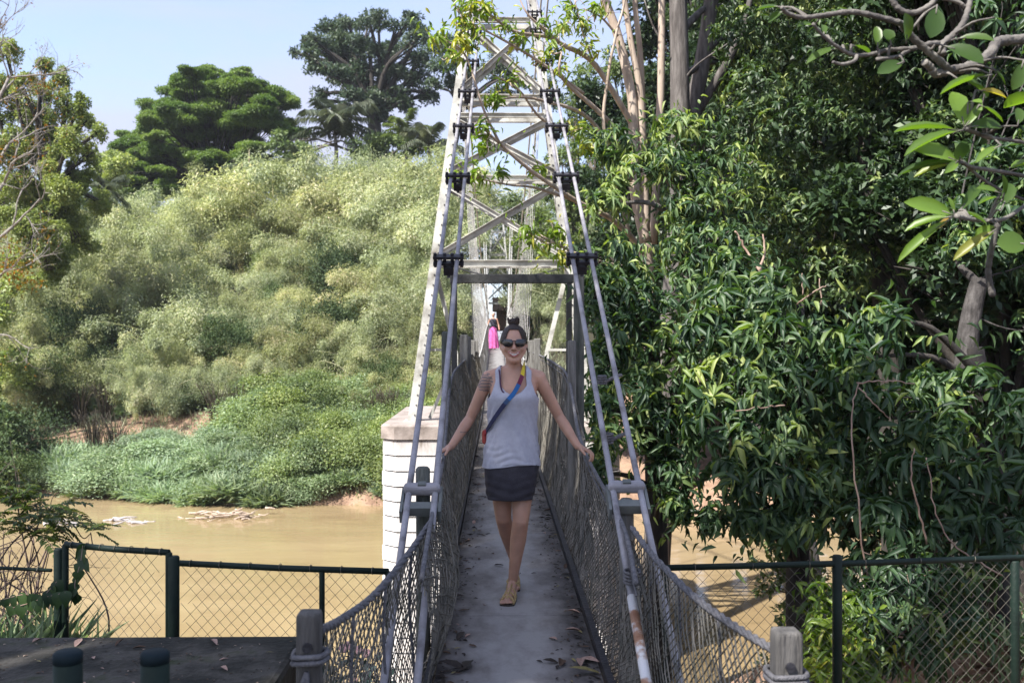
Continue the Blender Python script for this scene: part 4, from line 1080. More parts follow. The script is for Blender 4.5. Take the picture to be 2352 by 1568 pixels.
# tall dark tree
D = 105; bl = []
for px, py, w_, h_ in ((705, 100, 24, 20), (715, 130, 30, 22), (720, 95, 28, 22), (760, 62, 40, 20), (745, 110, 40, 26), (800, 55, 38, 18), (860, 50, 50, 20), (920, 62, 45, 22), (960, 90, 40, 26), (730, 150, 32, 28), (790, 110, 50, 34), (850, 105, 55, 34), (910, 120, 55, 34), (965, 140, 40, 30), (770, 170, 45, 34), (830, 165, 50, 38), (890, 175, 55, 36), (950, 185, 45, 32), (800, 215, 40, 30), (860, 228, 48, 34), (915, 225, 45, 30), (975, 215, 38, 26), (730, 215, 26, 22), (885, 265, 36, 26)):
    bl.append((px, py, D, w_, h_)); bl.append((px + rgt.normal(0, 22), py + rgt.normal(0, 12), D + 4, w_ * .7, h_ * .7))
limb_tree('dark_tree', 'tall bluish dark spreading tree against the sky between the dome tree and the tower', P(872, 420, D), blobs_px(bl, 4), LM_blue, M_barkd, .40, 95, .8, .45, 7, .6, .1, .55, seed=5, shell=.3)
D = 98
limb_tree('flat_topped_tree', 'dark flat topped tree with bare lower trunk behind the left tower leg', P(1040, 330, D), blobs_px([(1000, 110, D, 45, 20), (1040, 95, D, 45, 20), (1010, 150, D, 40, 22), (1060, 140, D, 40, 22), (1030, 190, D, 40, 20), (995, 195, D, 28, 16), (1090, 180, D, 45, 24), (1130, 150, D, 50, 30), (1180, 170, D, 45, 28), (1230, 195, D, 50, 26), (1150, 220, D, 45, 22), (1270, 230, D, 45, 28)], 4), LM_blue, M_barkd, .38, 100, .4, .45, 6, .7, .1, .5, seed=6, shell=.3)
# left tree draped in creepers
D = 56
limb_tree('creeper_covered_tree', 'tall tree draped in hanging yellow green creepers at the upper left', P(120, 620, D), blobs_px([(105, 150, D, 26, 22), (145, 180, D, 26, 30), (60, 200, D, 42, 30), (110, 215, D, 34, 42), (150, 245, D, 30, 45), (40, 260, D, 55, 45), (190, 285, D, 36, 36), (225, 300, D, 22, 28), (110, 290, D, 42, 50), (160, 330, D, 40, 45), (205, 350, D, 30, 36), (60, 340, D, 55, 50), (115, 380, D, 42, 45), (165, 395, D, 28, 34), (30, 420, D, 60, 45), (85, 450, D, 55, 40), (20, 120, D, 30, 40), (-20, 200, D, 50, 60), (10, 330, D, 50, 60), (140, 430, D, 55, 45), (200, 410, D, 45, 45), (60, 500, D, 70, 50), (150, 490, D, 70, 40), (230, 460, D, 40, 36), (-20, 480, D, 60, 60), (85, 330, D, 50, 50), (180, 240, D, 26, 40), (120, 545, D, 60, 45), (60, 580, D, 60, 45), (180, 560, D, 50, 40), (120, 610, D, 60, 45)], 3), LM_vine, M_barkd, .17, 760, .35, .5, 7, .5, .35, .6, seed=8, shell=.35)
D = 84
limb_tree('yellow_green_tree', 'bushy yellow green tree between the creeper tree and the dome tree', P(260, 470, D), blobs_px([(240, 360, D, 30, 24), (262, 365, D, 30, 24), (270, 385, D, 45, 34), (225, 395, D, 36, 32), (262, 420, D, 40, 28)], 3), LM_vine, M_bark, .32, 170, .3, .5, 6, .6, .1, .4, seed=9)
D = 72
limb_tree('grey_green_bush', 'rounded grey green bush on the slope below the creeper tree', P(170, 500, D), blobs_px([(130, 440, D, 40, 26), (180, 432, D, 40, 26), (155, 462, D, 55, 26), (215, 455, D, 40, 24)], 2), LM_blue, M_bark, .3, 170, .2, .5, 6, .6, .1, .3, cat='bush', seed=10)
D = 92
limb_tree('green_tree', 'mid green tree rising behind the bamboo left of the tower', P(900, 400, D), blobs_px([(860, 330, D, 45, 30), (910, 320, D, 45, 28), (950, 335, D, 45, 30), (890, 355, D, 55, 30), (830, 345, D, 36, 26), (700, 350, D, 50, 30), (660, 370, D, 45, 30), (640, 330, D, 35, 26)], 3), LM_light, M_bark, .35, 150, .3, .5, 6, .6, .1, .35, seed=11)
for i, (D, L_, lab) in enumerate([(52, [(1360, 200, 52, 60, 50), (1420, 150, 52, 55, 45), (1380, 280, 52, 65, 50), (1450, 240, 52, 60, 55), (1340, 330, 52, 55, 45), (1500, 170, 52, 60, 50), (1500, 300, 52, 60, 50), (1420, 360, 52, 70, 50), (1545, 230, 52, 55, 60), (1340, 420, 52, 55, 50), (1480, 400, 52, 70, 55), (1400, 450, 52, 70, 50), (1540, 350, 52, 60, 60)], 'pale airy light green tree just right of the tower behind bare branches'),
                                  (62, [(1310, 300, 62, 45, 40), (1290, 370, 62, 45, 40), (1330, 250, 62, 45, 40), (1260, 430, 62, 45, 40), (1320, 480, 62, 60, 50), (1300, 560, 62, 60, 50), (1250, 520, 62, 45, 45), (1340, 620, 62, 60, 50)], 'light green tree seen through the right leg of the tower'),
                                  (75, [(1180, 470, 75, 50, 30), (1230, 500, 75, 50, 34), (1140, 500, 75, 45, 30), (1200, 550, 75, 60, 36), (1100, 560, 75, 40, 40), (1250, 590, 75, 55, 40), (1090, 640, 75, 40, 36), (1240, 660, 75, 45, 34)], 'mid green tree framed by the lower tower brace')]):
    p0 = P(L_[0][0] + 30, 784, D); p0[2] = float(gz(p0[0], p0[1])) if i != 2 else 0.5
    if i == 2: p0[0] += 4
    limb_tree('light_green_tree', lab, p0, blobs_px(L_, 3, i), (LM_light, LM_light, LM_shrub)[i], M_bark, .26, 190, .25, .45, 7, .6, .1, .45, seed=20 + i)

# palms
def palm(name, label, base, H, n, L_, seed, up=1.0, lm=None, dead=0, tr=.16):
    rg = np.random.default_rng(seed); base = np.array(base, float); T = empty(name, base); tag(T, label, 'palm tree')
    top = base + np.array([0, 0, H]); m = MB(); m.tube(spline([base, base + np.array([.1, 0, H * .5]), top], 5), np.linspace(tr * 1.3, tr, 11), 8)
    m.build('trunk', M_bark, T, True); fo = Fol(); m = MB()
    for k in range(n):
        a = 2 * math.pi * k / n * 2.4 + rg.uniform(-.3, .3); el = rg.uniform(-.1, 1.25) * up; l = L_ * rg.uniform(.8, 1.15)
        d = np.array([math.cos(a) * math.cos(el), math.sin(a) * math.cos(el), math.sin(el)])
        sp = spline([top, top + d * l * .5 + np.array([0, 0, .04 * l]), top + d * l * .95 + np.array([math.cos(a), math.sin(a), 0]) * .1 * l - np.array([0, 0, .32 * l * math.cos(el)])], 8)
        m.tube(sp, np.linspace(.045, .012, len(sp)), 5)
        q = np.repeat(sp[2:], 4, 0) + rg.normal(0, .03, (4 * len(sp[2:]), 3)); t = np.repeat(nrmz(np.gradient(sp, axis=0))[2:], 4, 0)
        sd = nrmz(np.cross(t, UP + 0 * t)); tone = rg.uniform(.2, .9)
        for s in (-1, 1):
            y = sd * s * .8 + t * .55 + np.array([0, 0, -.35]) + unit(len(q), rg) * .12
            fo.add(BLADE, q, y, UP + t * .2 + unit(len(q), rg) * .2, l * .24 * rg.uniform(.7, 1.1, len(q)), l * .018, np.clip(tone + rg.normal(0, .1, len(q)), 0, 1))
    m.build('frond_stem', M_culm, T, True)
    fo.build('fronds', lm or LM_palm, T)
    if dead:
        m = MB()
        for k in range(dead):
            a = rg.uniform(0, 6.28); l = L_ * rg.uniform(.5, .8)
            m.tube(spline([top, top + np.array([math.cos(a) * .35, math.sin(a) * .35, .05]) * l, top + np.array([math.cos(a) * .55, math.sin(a) * .55, -.55]) * l], 4), np.linspace(.10, .03, 9), 5)
        for k in range(3):
            m.tube([top, top + np.array([rg.normal(0, .12), 0, 1]) * L_ * rg.uniform(.7, 1.05)], [.06, .015], 5)
        m.build('dead_fronds', mat('dry palm straw', [(.3, (.25, .20, .13)), (.7, (.45, .38, .27))], .9, 6), T)
    return T
palm('palm_tree', 'large grey green palm at the foot of the tall dark tree', P(770, 400, 92), 3.6, 20, 4.6, 1)
palm('palm_tree', 'half dead palm with dry hanging fronds standing above the bamboo', P(572, 450, 80), 1.8, 9, 2.5, 2, .7, None, 16, .12)
palm('palm_tree', 'grey green palm left of the tower top right of the green tree', P(985, 400, 88), 2.4, 16, 3.0, 3)
palm('palm_tree', 'bright palm poking out above the bamboo crest', P(930, 380, 90), 2.6, 13, 2.8, 4, 1.1, LM_light)
palm('palm_tree', 'low grey palm beside the grey green bush on the left slope', P(240, 480, 74), 1.2, 14, 2.2, 5)
palm('palm_tree', 'palm in front of the dome tree just left of the large grey palm', P(690, 440, 88), 1.6, 13, 2.6, 6)

# bare twiggy tree at the left edge
B0 = P(-200, 900, 46); T = empty('bare_branched_tree', B0); tag(T, 'bare grey branched tree with a few orange leaves reaching in from the left edge', 'tree')
rg = np.random.default_rng(15); m = MB(); tips = []
def grow(p, d, l, r, lev):
    n = 5; pts = [p]
    for k in range(n):
        d = nrmz(d + rg.normal(0, .16, 3) + np.array([0, 0, .05])); p = p + d * l / n; pts.append(p)
    m.tube(np.array(pts), np.linspace(r, r * .6, n + 1), 6 if lev < 2 else 4)
    tips.append(p)
    if lev < 4:
        for k in range(3 if lev < 2 else 2 + int(rg.random() < .5)):
            q = pts[rg.integers(2, n + 1)]; grow(q, nrmz(d + rg.normal(0, .55, 3)), l * rg.uniform(.55, .8), r * .55, lev + 1)
for (px, py, dd, r) in ((-20, 250, 46, .15), (10, 420, 45, .13), (30, 520, 44.5, .12), (-40, 130, 46, .15), (-10, 640, 44, .11), (20, 330, 46, .11), (-60, 760, 44, .10), (20, 180, 45, .11)):
    e = P(px, py, dd); st = B0 + (e - B0) * np.array([.25, .25, .5]); m.tube(spline([B0, st, (st + e) / 2 + rg.normal(0, .2, 3), e], 5), np.linspace(r * 1.8, r * .55, 16), 7)
    grow(e, nrmz(np.array([.6, 0, .25]) + rg.normal(0, .3, 3)), 2.0, r * .42, 1)
    grow(e, nrmz(np.array([.5, -.2, .7]) + rg.normal(0, .3, 3)), 1.7, r * .36, 1)
m.build('trunk', mat('bare grey twigs', [(.3, (.13, .115, .105)), (.7, (.30, .275, .255))], .9, 6), T, True)
tips = np.array(tips); fo = Fol()
k = rg.random(len(tips)) < .12; q = np.repeat(tips[k], 14, 0) + rg.normal(0, .25, (14 * k.sum(), 3))
fo.add(LEAF1, q, unit(len(q), rg), unit(len(q), rg) + UP, .13 * rg.uniform(.6, 1.3, len(q)), .06)
for c_, n_ in ((P(30, 610, 44), 110), (P(62, 655, 44), 80), (P(10, 560, 44), 50), (P(45, 640, 43.5), 70), (P(68, 195, 46), 60), (P(120, 205, 46), 40), (P(5, 350, 45), 60)):
    q = c_ + rg.normal(0, .42, (n_, 3)) * (1, 1, .6); fo.add(LEAF1, q, unit(n_, rg), unit(n_, rg) + UP, .20 * rg.uniform(.6, 1.3, n_), .10)
fo.build('crown', leafmat('turning leaves', [(0, (.09, .11, .02)), (.55, (.24, .20, .03)), (1, (.45, .20, .02))], .4, .5, .3, (1.2, 1.1, .4)), T)
for i, (px, py, d, L_, lab) in enumerate(((-10, 900, 52, [(10, 620, 52, 55, 45), (40, 660, 52, 40, 40), (-10, 720, 52, 50, 50), (30, 840, 50, 60, 55), (-20, 900, 50, 60, 50), (60, 900, 50, 50, 40)], 'dark bush with yellowing leaves at the left edge below the bare branches'),
                                          (-30, 1180, 42, [(0, 960, 44, 50, 45), (20, 1030, 43, 50, 50), (-10, 1090, 42.5, 60, 50), (40, 1080, 42.5, 40, 36)], 'dark bush overhanging the river at the left edge'))):
    p0 = P(px - 40, py, d + 1); p0[2] = float(gz(p0[0], p0[1]))
    limb_tree('edge_bush', lab, p0, blobs_px(L_, 1, i), (LM_vine, LM_dark)[i], M_barkd, .22, 260, .12, .5, 6, .6, .1, .4, cat='bush', seed=40 + i)

# driftwood
for i, (px, py, n, R_, lab) in enumerate(((525, 1190, 34, .75, 'tangle of pale driftwood stranded by the far waterline'), (290, 1196, 12, .5, 'grey drift log floating in mid river'), (150, 1204, 8, .35, 'small scrap of driftwood floating at the left of the river'))):
    d = 6.54 * F / (py - 784); c = P(px, py, d); c[2] = WZ; rg = np.random.default_rng(60 + i)
    m = MB()
    for k in range(n):
        q = c + rg.normal(0, 1, 3) * np.array([R_, R_ * .5, 0]) + np.array([0, 0, rg.uniform(-.02, .22 if i == 0 else .06)]); a = rg.normal(0, .5); l = rg.uniform(.3, 1.1) * (1 if i == 0 else .8)
        dv = np.array([math.cos(a), math.sin(a), rg.normal(0, .18)]) * l / 2
        m.tube(spline([q - dv, q + rg.normal(0, .04, 3), q + dv], 3), np.linspace(.05, .015, 7) * rg.uniform(.5, 1.2), 5)
    tag(m.build('driftwood', (mat('pale driftwood', [(.3, (.26, .19, .14)), (.7, (.5, .42, .35))], .9, 5) if i == 0 else plain('grey driftwood', (.36, .34, .35), .9)), None, True), lab, 'driftwood')
# ------------------------------------------------------------------ right bank trees
LM_mango = leafmat('mango leaves', [(.0, (.022, .05, .024)), (.35, (.048, .096, .042)), (.65, (.095, .155, .06)), (.85, (.18, .25, .075)), (1, (.28, .33, .10))], .35, .46, .38, (1.3, 1.5, .45), .08)
LM_bright = leafmat('young mango leaves', [(.0, (.05, .10, .02)), (.4, (.11, .18, .03)), (.8, (.20, .28, .045)), (1, (.34, .33, .06))], .45, .36, .45, (1.3, 1.45, .4), .05)
LM_small = leafmat('small glossy leaves', [(.0, (.02, .045, .018)), (.5, (.06, .105, .036)), (.8, (.14, .20, .06)), (1, (.26, .30, .10))], .3, .45, .4, (1.25, 1.4, .45), .1)
M_barkg = mat('grey trunk bark', [(.3, (.04, .035, .032)), (.5, (.095, .085, .08)), (.72, (.18, .165, .155))], .95, 5, 8, .9, 12, stretch=(3, 3, .45))
M_barkd2 = mat('mottled dark grey bark', [(.3, (.02, .018, .017)), (.5, (.05, .045, .043)), (.72, (.10, .092, .088))], .95, 5, 8, .9, 12, stretch=(3, 3, 1.2))
M_twig = mat('pinkish brown twig', [(.3, (.16, .10, .075)), (.7, (.34, .25, .2))], .8, 5)

def mango(name, label, trunk, r0, blobs, nper, length, lm=None, bark=None, seed=0, nl=12, asp=.26, twigs=True, tone=None, cam_bias=.35, group=None, limbs=None, shell=.75, droop=.45):
    """tree of drooping leaf whorls. trunk: points; blobs: (centre, radii)"""
    rg = np.random.default_rng(seed); trunk = [np.array(p, float) for p in trunk]
    T = empty(name, trunk[0]); tag(T, label, 'tree', group); m = MB(); fo = Fol()
    sp = spline(trunk, 6); m.tube(sp, np.linspace(r0, r0 * .55, len(sp)), 10)
    for L_ in (limbs or []):
        pts, ra, rb = L_; s2 = spline(pts, 6); m.tube(s2, np.linspace(ra, rb, len(s2)), 7)
    allp = np.vstack([sp] + [spline(l_[0], 6) for l_ in (limbs or [])])
    tocam = nrmz(CAM - np.mean([b[0] for b in blobs], axis=0))
    for bi, (c, r) in enumerate(blobs):
        if name == 'mango_tree' and rg.random() < .13: continue
        c = np.array(c, float); r = np.array(r, float) * np.ones(3); k = int(nper * rg.uniform(.8, 1.2))
        if twigs:
            i = int(np.argmin(np.linalg.norm(sp - c, axis=1))); st = sp[max(0, i - 2)]
            mid = (st + c) / 2 + np.array([0, 0, .12]) * np.linalg.norm(c - st) + rg.normal(0, .05, 3)
            m.tube(spline([st, mid, c], 5), np.linspace(r0 * .32, r0 * .10, 11), 6)
        elif limbs:
            j = int(np.argmin(np.linalg.norm(allp - c, axis=1))); m.tube(spline([allp[j], (allp[j] + c) / 2 + rg.normal(0, .06, 3), c], 4), np.linspace(.014, .005, 9), 5)
            for _ in range(3):
                e = c + unit(1, rg)[0] * r * rg.uniform(.8, 1.5); m.tube(spline([allp[j] * .3 + c * .7, (c + e) / 2 + rg.normal(0, .05, 3), e], 3), np.linspace(.008, .003, 7), 4)
        d = unit(k, rg) + tocam * cam_bias + np.array([0, 0, .2]); d = nrmz(d)
        keep = rg.random(k) < .92; d = d[keep]; k = len(d); p = c + d * r * (shell + (1 - shell) * rg.random((k, 1)) ** .7)
        ax = d * .8 + np.array([0, 0, .45]) + unit(k, rg) * .4
        if twigs:
            for q, a in zip(p[::2], ax[::2]):
                m.tube(spline([c * .65 + q * .35, (c + q) / 2 + rg.normal(0, .04, 3), q], 3), [r0 * .07] * 4 + [.006] * 3, 4)
        tn = np.clip((rg.uniform(.1, .6) if tone is None else tone + rg.uniform(-.2, .2)) + rg.normal(0, .2, k) + (rg.random(k) < .10) * .45, 0, 1)  # a few whorls get a paler tone, standing for sunlit leaves
        rosettes(fo, p, ax, nl, length, asp, LEAFM, 1.0, droop, rg, tn)
        ne = k * 4; ix = rg.integers(0, k, ne); ef = p[ix] + rg.normal(0, length * .85, (ne, 3)); fo.add(LEAFM, ef, unit(ne, rg) + np.array([0, 0, -.5]), unit(ne, rg) * .7 + UP * .8 + tocam * .3, length * rg.uniform(.35, .9, ne), length * .2 * rg.uniform(.7, 1.2, ne), np.clip(tn[ix] + rg.normal(0, .2, ne), 0, 1))
    m.build('trunk', bark or M_barkg, T, True); fo.build('crown', lm or LM_mango, T); return T
B = lambda *L_: [(P(px, py, d), (rx * d / F, rx * d / F, rz * d / F)) for px, py, d, rx, rz in L_]

# pale multi stemmed tree whose bare branches reach over the bridge
lim = []
def LB(w0, w1, *pp): lim.append(([P(*q) for q in pp], w0, w1))
d = 14.0
LB(.085, .05, (1484, 560, d), (1458, 430, d), (1455, 273, d), (1447, 201, d), (1419, 83, d), (1386, -10, d), (1340, -160, d), (1310, -330, d))
LB(.05, .014, (1460, 300, d), (1451, 284, d), (1365, 148, 13.6), (1293, 104, 13.2), (1257, 85, 13), (1180, 72, 12.6), (1120, 30, 12.3))
LB(.06, .03, (1484, 540, d), (1475, 300, d), (1469, 201, d), (1451, 108, d), (1433, -10, d), (1410, -180, d), (1400, -380, d))
LB(.05, .03, (1480, 420, 14.2), (1474, 201, 14.2), (1469, 108, 14.2), (1458, -10, 14.2), (1462, -200, 14.2), (1480, -400, 14.2))
LB(.06, .045, (1500, 560, 14.4), (1516, 252, 14.4), (1519, 120, 14.4), (1521, -20, 14.4), (1530, -200, 14.4), (1520, -420, 14.4))
LB(.045, .012, (1452, 420, d), (1419, 309, 13.6), (1365, 248, 13.3), (1307, 198, 13), (1285, 162, 12.8), (1290, 120, 12.8))
LB(.03, .010, (1400, 330, 13.6), (1340, 262, 13.2), (1257, 234, 12.8), (1193, 223, 12.5), (1130, 232, 12.2))
LB(.05, .012, (1482, 590, d), (1454, 550, 13.8), (1400, 500, 13.4), (1328, 464, 13), (1220, 392, 12.5), (1149, 331, 12.2), (1115, 300, 12))
LB(.022, .008, (1328, 464, 13), (1232, 432, 12.7), (1166, 424, 12.4), (1080, 405, 12.2))
LB(.028, .012, (1452, 560, 13.9), (1390, 317, 13.4), (1396, 180, 13.4), (1415, 79, 13.4), (1436, -10, 13.4), (1440, -180, 13.4))
LB(.024, .008, (1293, 104, 13.2), (1240, 60, 12.9), (1210, 30, 12.8), (1190, -10, 12.8))
LB(.024, .008, (1340, 215, 13.2), (1250, 150, 12.8), (1170, 100, 12.5), (1090, 60, 12.2), (1050, 55, 12))
LB(.022, .008, (1300, 300, 13), (1240, 270, 12.8), (1190, 205, 12.5), (1130, 170, 12.3))
LB(.02, .007, (1150, 335, 12.2), (1110, 250, 12), (1070, 130, 12), (1020, 90, 11.9))
LB(.02, .007, (1365, 148, 13.6), (1340, 80, 13.3), (1320, 0, 13.2)); LB(.02, .007, (1419, 83, 13.8), (1380, 40, 13.6), (1340, 20, 13.4))
LB(.03, .012, (1480, 620, 14), (1420, 610, 13.4), (1340, 590, 12.8), (1280, 560, 12.5), (1240, 540, 12.4))
lv = B((1010, 85, 11.9, 26, 22), (1035, 125, 11.9, 26, 30), (1062, 60, 12, 24, 30), (1060, 100, 12, 22, 30), (1050, 15, 12, 18, 22), (1085, 10, 12.1, 20, 20), (1090, 90, 12.1, 16, 30), (1120, 20, 12.3, 20, 20), (1160, 60, 12.5, 24, 22), (1190, 100, 12.6, 26, 22),
       (1170, 185, 12.5, 28, 22), (1135, 225, 12.2, 22, 18), (1105, 290, 12, 20, 22), (1115, 330, 12, 18, 26), (1060, 395, 12.1, 26, 14), (1095, 400, 12.2, 18, 14), (1150, 395, 12.4, 20, 14), (1235, 385, 12.7, 24, 22), (1250, 55, 12.9, 28, 26), (1290, 60, 13.2, 30, 30), (1310, 20, 13.2, 26, 22),
       (1335, 60, 13.3, 24, 30), (1270, 115, 12.9, 26, 24), (1290, 165, 12.9, 20, 22), (1215, 535, 12.4, 26, 28), (1245, 560, 12.4, 28, 34), (1275, 540, 12.5, 26, 30), (1300, 590, 12.6, 28, 30), (1225, 130, 12.8, 20, 22), (1350, 110, 13.3, 24, 26), (1370, 30, 13.5, 24, 26), (1400, 20, 13.6, 24, 22), (1330, 300, 13, 22, 22), (1355, 345, 13.2, 26, 26), (1310, -340, 14, 90, 60), (1400, -390, 14, 90, 60), (1480, -420, 14.2, 90, 60), (1530, -330, 14.4, 80, 60), (1390, -260, 13.5, 70, 50), (1300, -220, 13.5, 60, 40))
mango('pale_branched_tree', 'pale barked multi stemmed tree with thin bare branches crossing in front of the tower', [P(1512, 1750, 14.2), P(1512, 1240, 14.2), P(1500, 900, 14), P(1490, 700, 14), P(1482, 560, 14)], .17, lv, 6, .155, LM_bright, M_pale, 1, 6, .26, False, .62, .2, limbs=lim, shell=.1, droop=.6)

# thick grey trunks behind it
for i, (pp, r0, lab) in enumerate((([(1490, 1540, 17), (1530, 900, 17), (1560, 500, 17), (1562, 230, 17), (1556, -80, 17), (1550, -400, 17)], .23, 'straight thick dark grey trunk behind the pale branched tree'),
                                   ([(1500, 1520, 17.6), (1540, 900, 17.6), (1580, 500, 17.6), (1592, 260, 17.6), (1612, 150, 17.6), (1640, -60, 17.6), (1660, -400, 17.6)], .20, 'leaning thick grey trunk with a broken branch stub right of the straight one'))):
    bl = B((1520 + 90 * i, -330, 17, 130, 90), (1600 + 60 * i, -430, 17, 150, 100), (1680 + 40 * i, -260, 17.5, 140, 90), (1750, -90, 18 + i, 90, 90), (1690, 30 + 60 * i, 18.5, 60, 70), (1660, 150, 18.5, 50, 60))
    lb = [([P(1600, 260, 17.6), P(1660, 160, 17.5), P(1705, 70, 17.3), P(1725, -10, 17.2)], .09, .05)] if i else [([P(1560, 200, 17), P(1600, 150, 16.8), P(1680, 95, 16.6)], .02, .01), ([P(1535, 120, 16.9), P(1500, 60, 16.8), P(1480, 0, 16.8)], .02, .01)]
    mango('grey_trunked_tree', lab, [P(*q) for q in pp], r0, bl, 46, .19, LM_small, M_barkg, 50 + i, 9, .3, True, .4, .1, limbs=lb)

# hanging mango foliage, nearest trees
mango('mango_tree', 'mango tree with bright drooping leaves beside the right hand cables', [P(1515, 1560, 10.5), P(1508, 1200, 10.5), P(1500, 1000, 10.5), P(1500, 700, 10.8)], .13,
      B((1400, 590, 10.4, 60, 50), (1450, 640, 10.4, 50, 40), (1440, 690, 10.2, 70, 60), (1380, 680, 10.2, 50, 55), (1520, 690, 10.4, 60, 60), (1430, 780, 10, 70, 55), (1500, 810, 10.2, 65, 60), (1390, 830, 10.2, 45, 50), (1560, 780, 10.5, 60, 60), (1460, 900, 10, 65, 60), (1540, 900, 10.2, 60, 60), (1420, 960, 10.2, 50, 50), (1500, 990, 10, 60, 55), (1560, 1010, 10.2, 60, 55), (1540, 1090, 10, 55, 45), (1590, 1120, 10, 50, 40), (1480, 1060, 10.3, 45, 45), (1640, 1190, 9.8, 30, 30), (1560, 1160, 9.8, 30, 30), (1378, 1090, 9.6, 26, 40), (1392, 1010, 9.6, 26, 40), (1372, 930, 9.8, 22, 40)), 20, .16, LM_mango, M_barkd, 2, 11, .24)
mango('mango_tree', 'mango tree crown toned bright as if sunlit in front of the grey trunks at upper middle', [P(1880, 1640, 12.5), P(1850, 1250, 12.5), P(1720, 900, 12.5), P(1600, 600, 12.6), P(1580, 400, 12.6)], .16,
      B((1500, 330, 12.6, 55, 40), (1560, 300, 12.6, 60, 45), (1620, 320, 12.7, 60, 45), (1460, 390, 12.2, 60, 45), (1530, 380, 12.3, 65, 50), (1610, 400, 12.4, 70, 50), (1410, 330, 12.4, 45, 40), (1380, 400, 12.2, 45, 45), (1400, 470, 12, 45, 50), (1590, 470, 12.2, 60, 55), (1660, 470, 12.4, 70, 55), (1700, 380, 12.8, 65, 55), (1630, 560, 12, 65, 60), (1700, 570, 12.2, 75, 60), (1650, 240, 13, 60, 50), (1700, 200, 13.2, 60, 55), (1590, 640, 12, 50, 50), (1560, 580, 12.2, 45, 55), (1570, 500, 12.2, 40, 40)), 24, .165, LM_mango, M_barkg, 3, 11, .24, tone=.55)  # brighter tone puts the sunlight into the leaf colour
mango('mango_tree', 'large dark mango tree filling the right middle with long glossy leaves', [P(1840, 1560, 9.4), P(1832, 1300, 9.4), P(1850, 1000, 9.6), P(1830, 700, 9.8)], .13,
      B((1680, 700, 9.6, 75, 60), (1760, 680, 9.6, 80, 60), (1620, 770, 9.4, 70, 60), (1700, 800, 9.2, 80, 70), (1790, 790, 9.2, 85, 70), (1650, 880, 9.2, 75, 65), (1740, 900, 9, 80, 70), (1830, 890, 9, 85, 75), (1640, 980, 9.2, 70, 60), (1720, 1000, 9, 80, 70), (1810, 1010, 8.9, 85, 75), (1690, 1090, 9, 75, 60), (1780, 1110, 8.8, 80, 65), (1870, 1110, 8.8, 80, 70), (1740, 1180, 8.9, 65, 50), (1830, 1200, 8.8, 75, 60), (1890, 790, 9.4, 60, 50), (1900, 1000, 9, 75, 70), (1690, 620, 10, 60, 50)), 17, .20, LM_mango, M_barkd, 4, 12, .23, tone=.3)
mango('mango_tree', 'mango tree toned dark as if in deep shade with broad pale leaf undersides at the right edge', [P(2310, 1620, 9.2), P(2300, 1350, 9.2), P(2270, 1000, 9.4), P(2240, 800, 9.6)], .14,
      B((2030, 740, 9.2, 60, 45), (1990, 820, 9, 80, 70), (2080, 850, 8.9, 80, 70), (1960, 930, 8.9, 75, 70), (2050, 960, 8.7, 80, 70), (2150, 900, 9, 70, 65), (2140, 1000, 8.7, 80, 70), (2230, 900, 8.9, 80, 65), (2240, 1010, 8.6, 85, 70), (2330, 960, 8.8, 80, 70), (2000, 1060, 8.7, 80, 70), (2100, 1090, 8.5, 85, 70), (2200, 1110, 8.5, 85, 70), (2310, 1090, 8.5, 90, 75), (1960, 1170, 8.7, 75, 65), (2050, 1190, 8.5, 80, 70), (2160, 1210, 8.4, 85, 70), (2280, 1220, 8.4, 90, 75), (2380, 1150, 8.5, 80, 80)), 14, .215, LM_mango, M_barkd, 5, 12, .24, tone=.22)  # lower tone puts deep shade into the leaf colour
mango('mango_shrub', 'low leafy mango sapling behind the green fence at the lower right', [P(2080, 1660, 8.2), P(2090, 1560, 8.2), P(2090, 1400, 8.2)], .05,
      B((1990, 1310, 8.3, 60, 45), (2070, 1330, 8.2, 70, 50), (2150, 1320, 8.2, 70, 50), (2230, 1340, 8.2, 70, 50), (2030, 1400, 8.1, 70, 50), (2120, 1410, 8.0, 75, 55), (2200, 1430, 8.1, 65, 55), (1980, 1440, 8.2, 50, 45), (2010, 1500, 8.1, 60, 45), (2110, 1500, 8, 60, 40)), 17, .165, LM_mango, M_twig, 6, 12, .22, tone=.3)
mango('mango_shrub', 'small bright sapling beside the dark post of the right fence', [P(1935, 1640, 7.9), P(1930, 1540, 7.9), P(1925, 1440, 7.9)], .03,
      B((1905, 1440, 7.9, 36, 36), (1950, 1470, 7.9, 40, 40), (1900, 1530, 7.8, 45, 40), (1960, 1550, 7.8, 50, 40), (1880, 1370, 8.2, 40, 36), (1950, 1390, 8.2, 40, 36)), 14, .17, LM_bright, M_twig, 7, 11, .22, tone=.35)
# small leaved bushes leaning over the water
for i, (bs, bl, lab, sz) in enumerate((((1880, 1500, 10.5), [(1780, 1250, 10.3, 45, 45), (1830, 1230, 10.3, 50, 45), (1800, 1310, 10.2, 55, 45), (1850, 1310, 10.2, 55, 50), (1770, 1350, 10, 36, 26), (1820, 1390, 10, 50, 45), (1745, 1290, 10.2, 24, 20), (1850, 1400, 10.2, 45, 50), (1810, 1460, 10, 50, 45), (1870, 1480, 10, 45, 50)], 'fine leaved bush leaning over the water behind the right fence', .07),
                                       ((1900, 1640, 8.8), [(1780, 1530, 8.8, 50, 40), (1840, 1550, 8.8, 55, 40), (1760, 1580, 8.6, 50, 30), (1890, 1590, 8.7, 50, 40), (1820, 1500, 9, 40, 30)], 'low fine leaved bush at the foot of the right fence', .06))):
    limb_tree('bush', lab, P(*bs), blobs_px(bl, .2, i), LM_shrub, M_twig, sz, 1500, .05, .5, 5, .6, .2, .4, cat='bush', seed=70 + i)
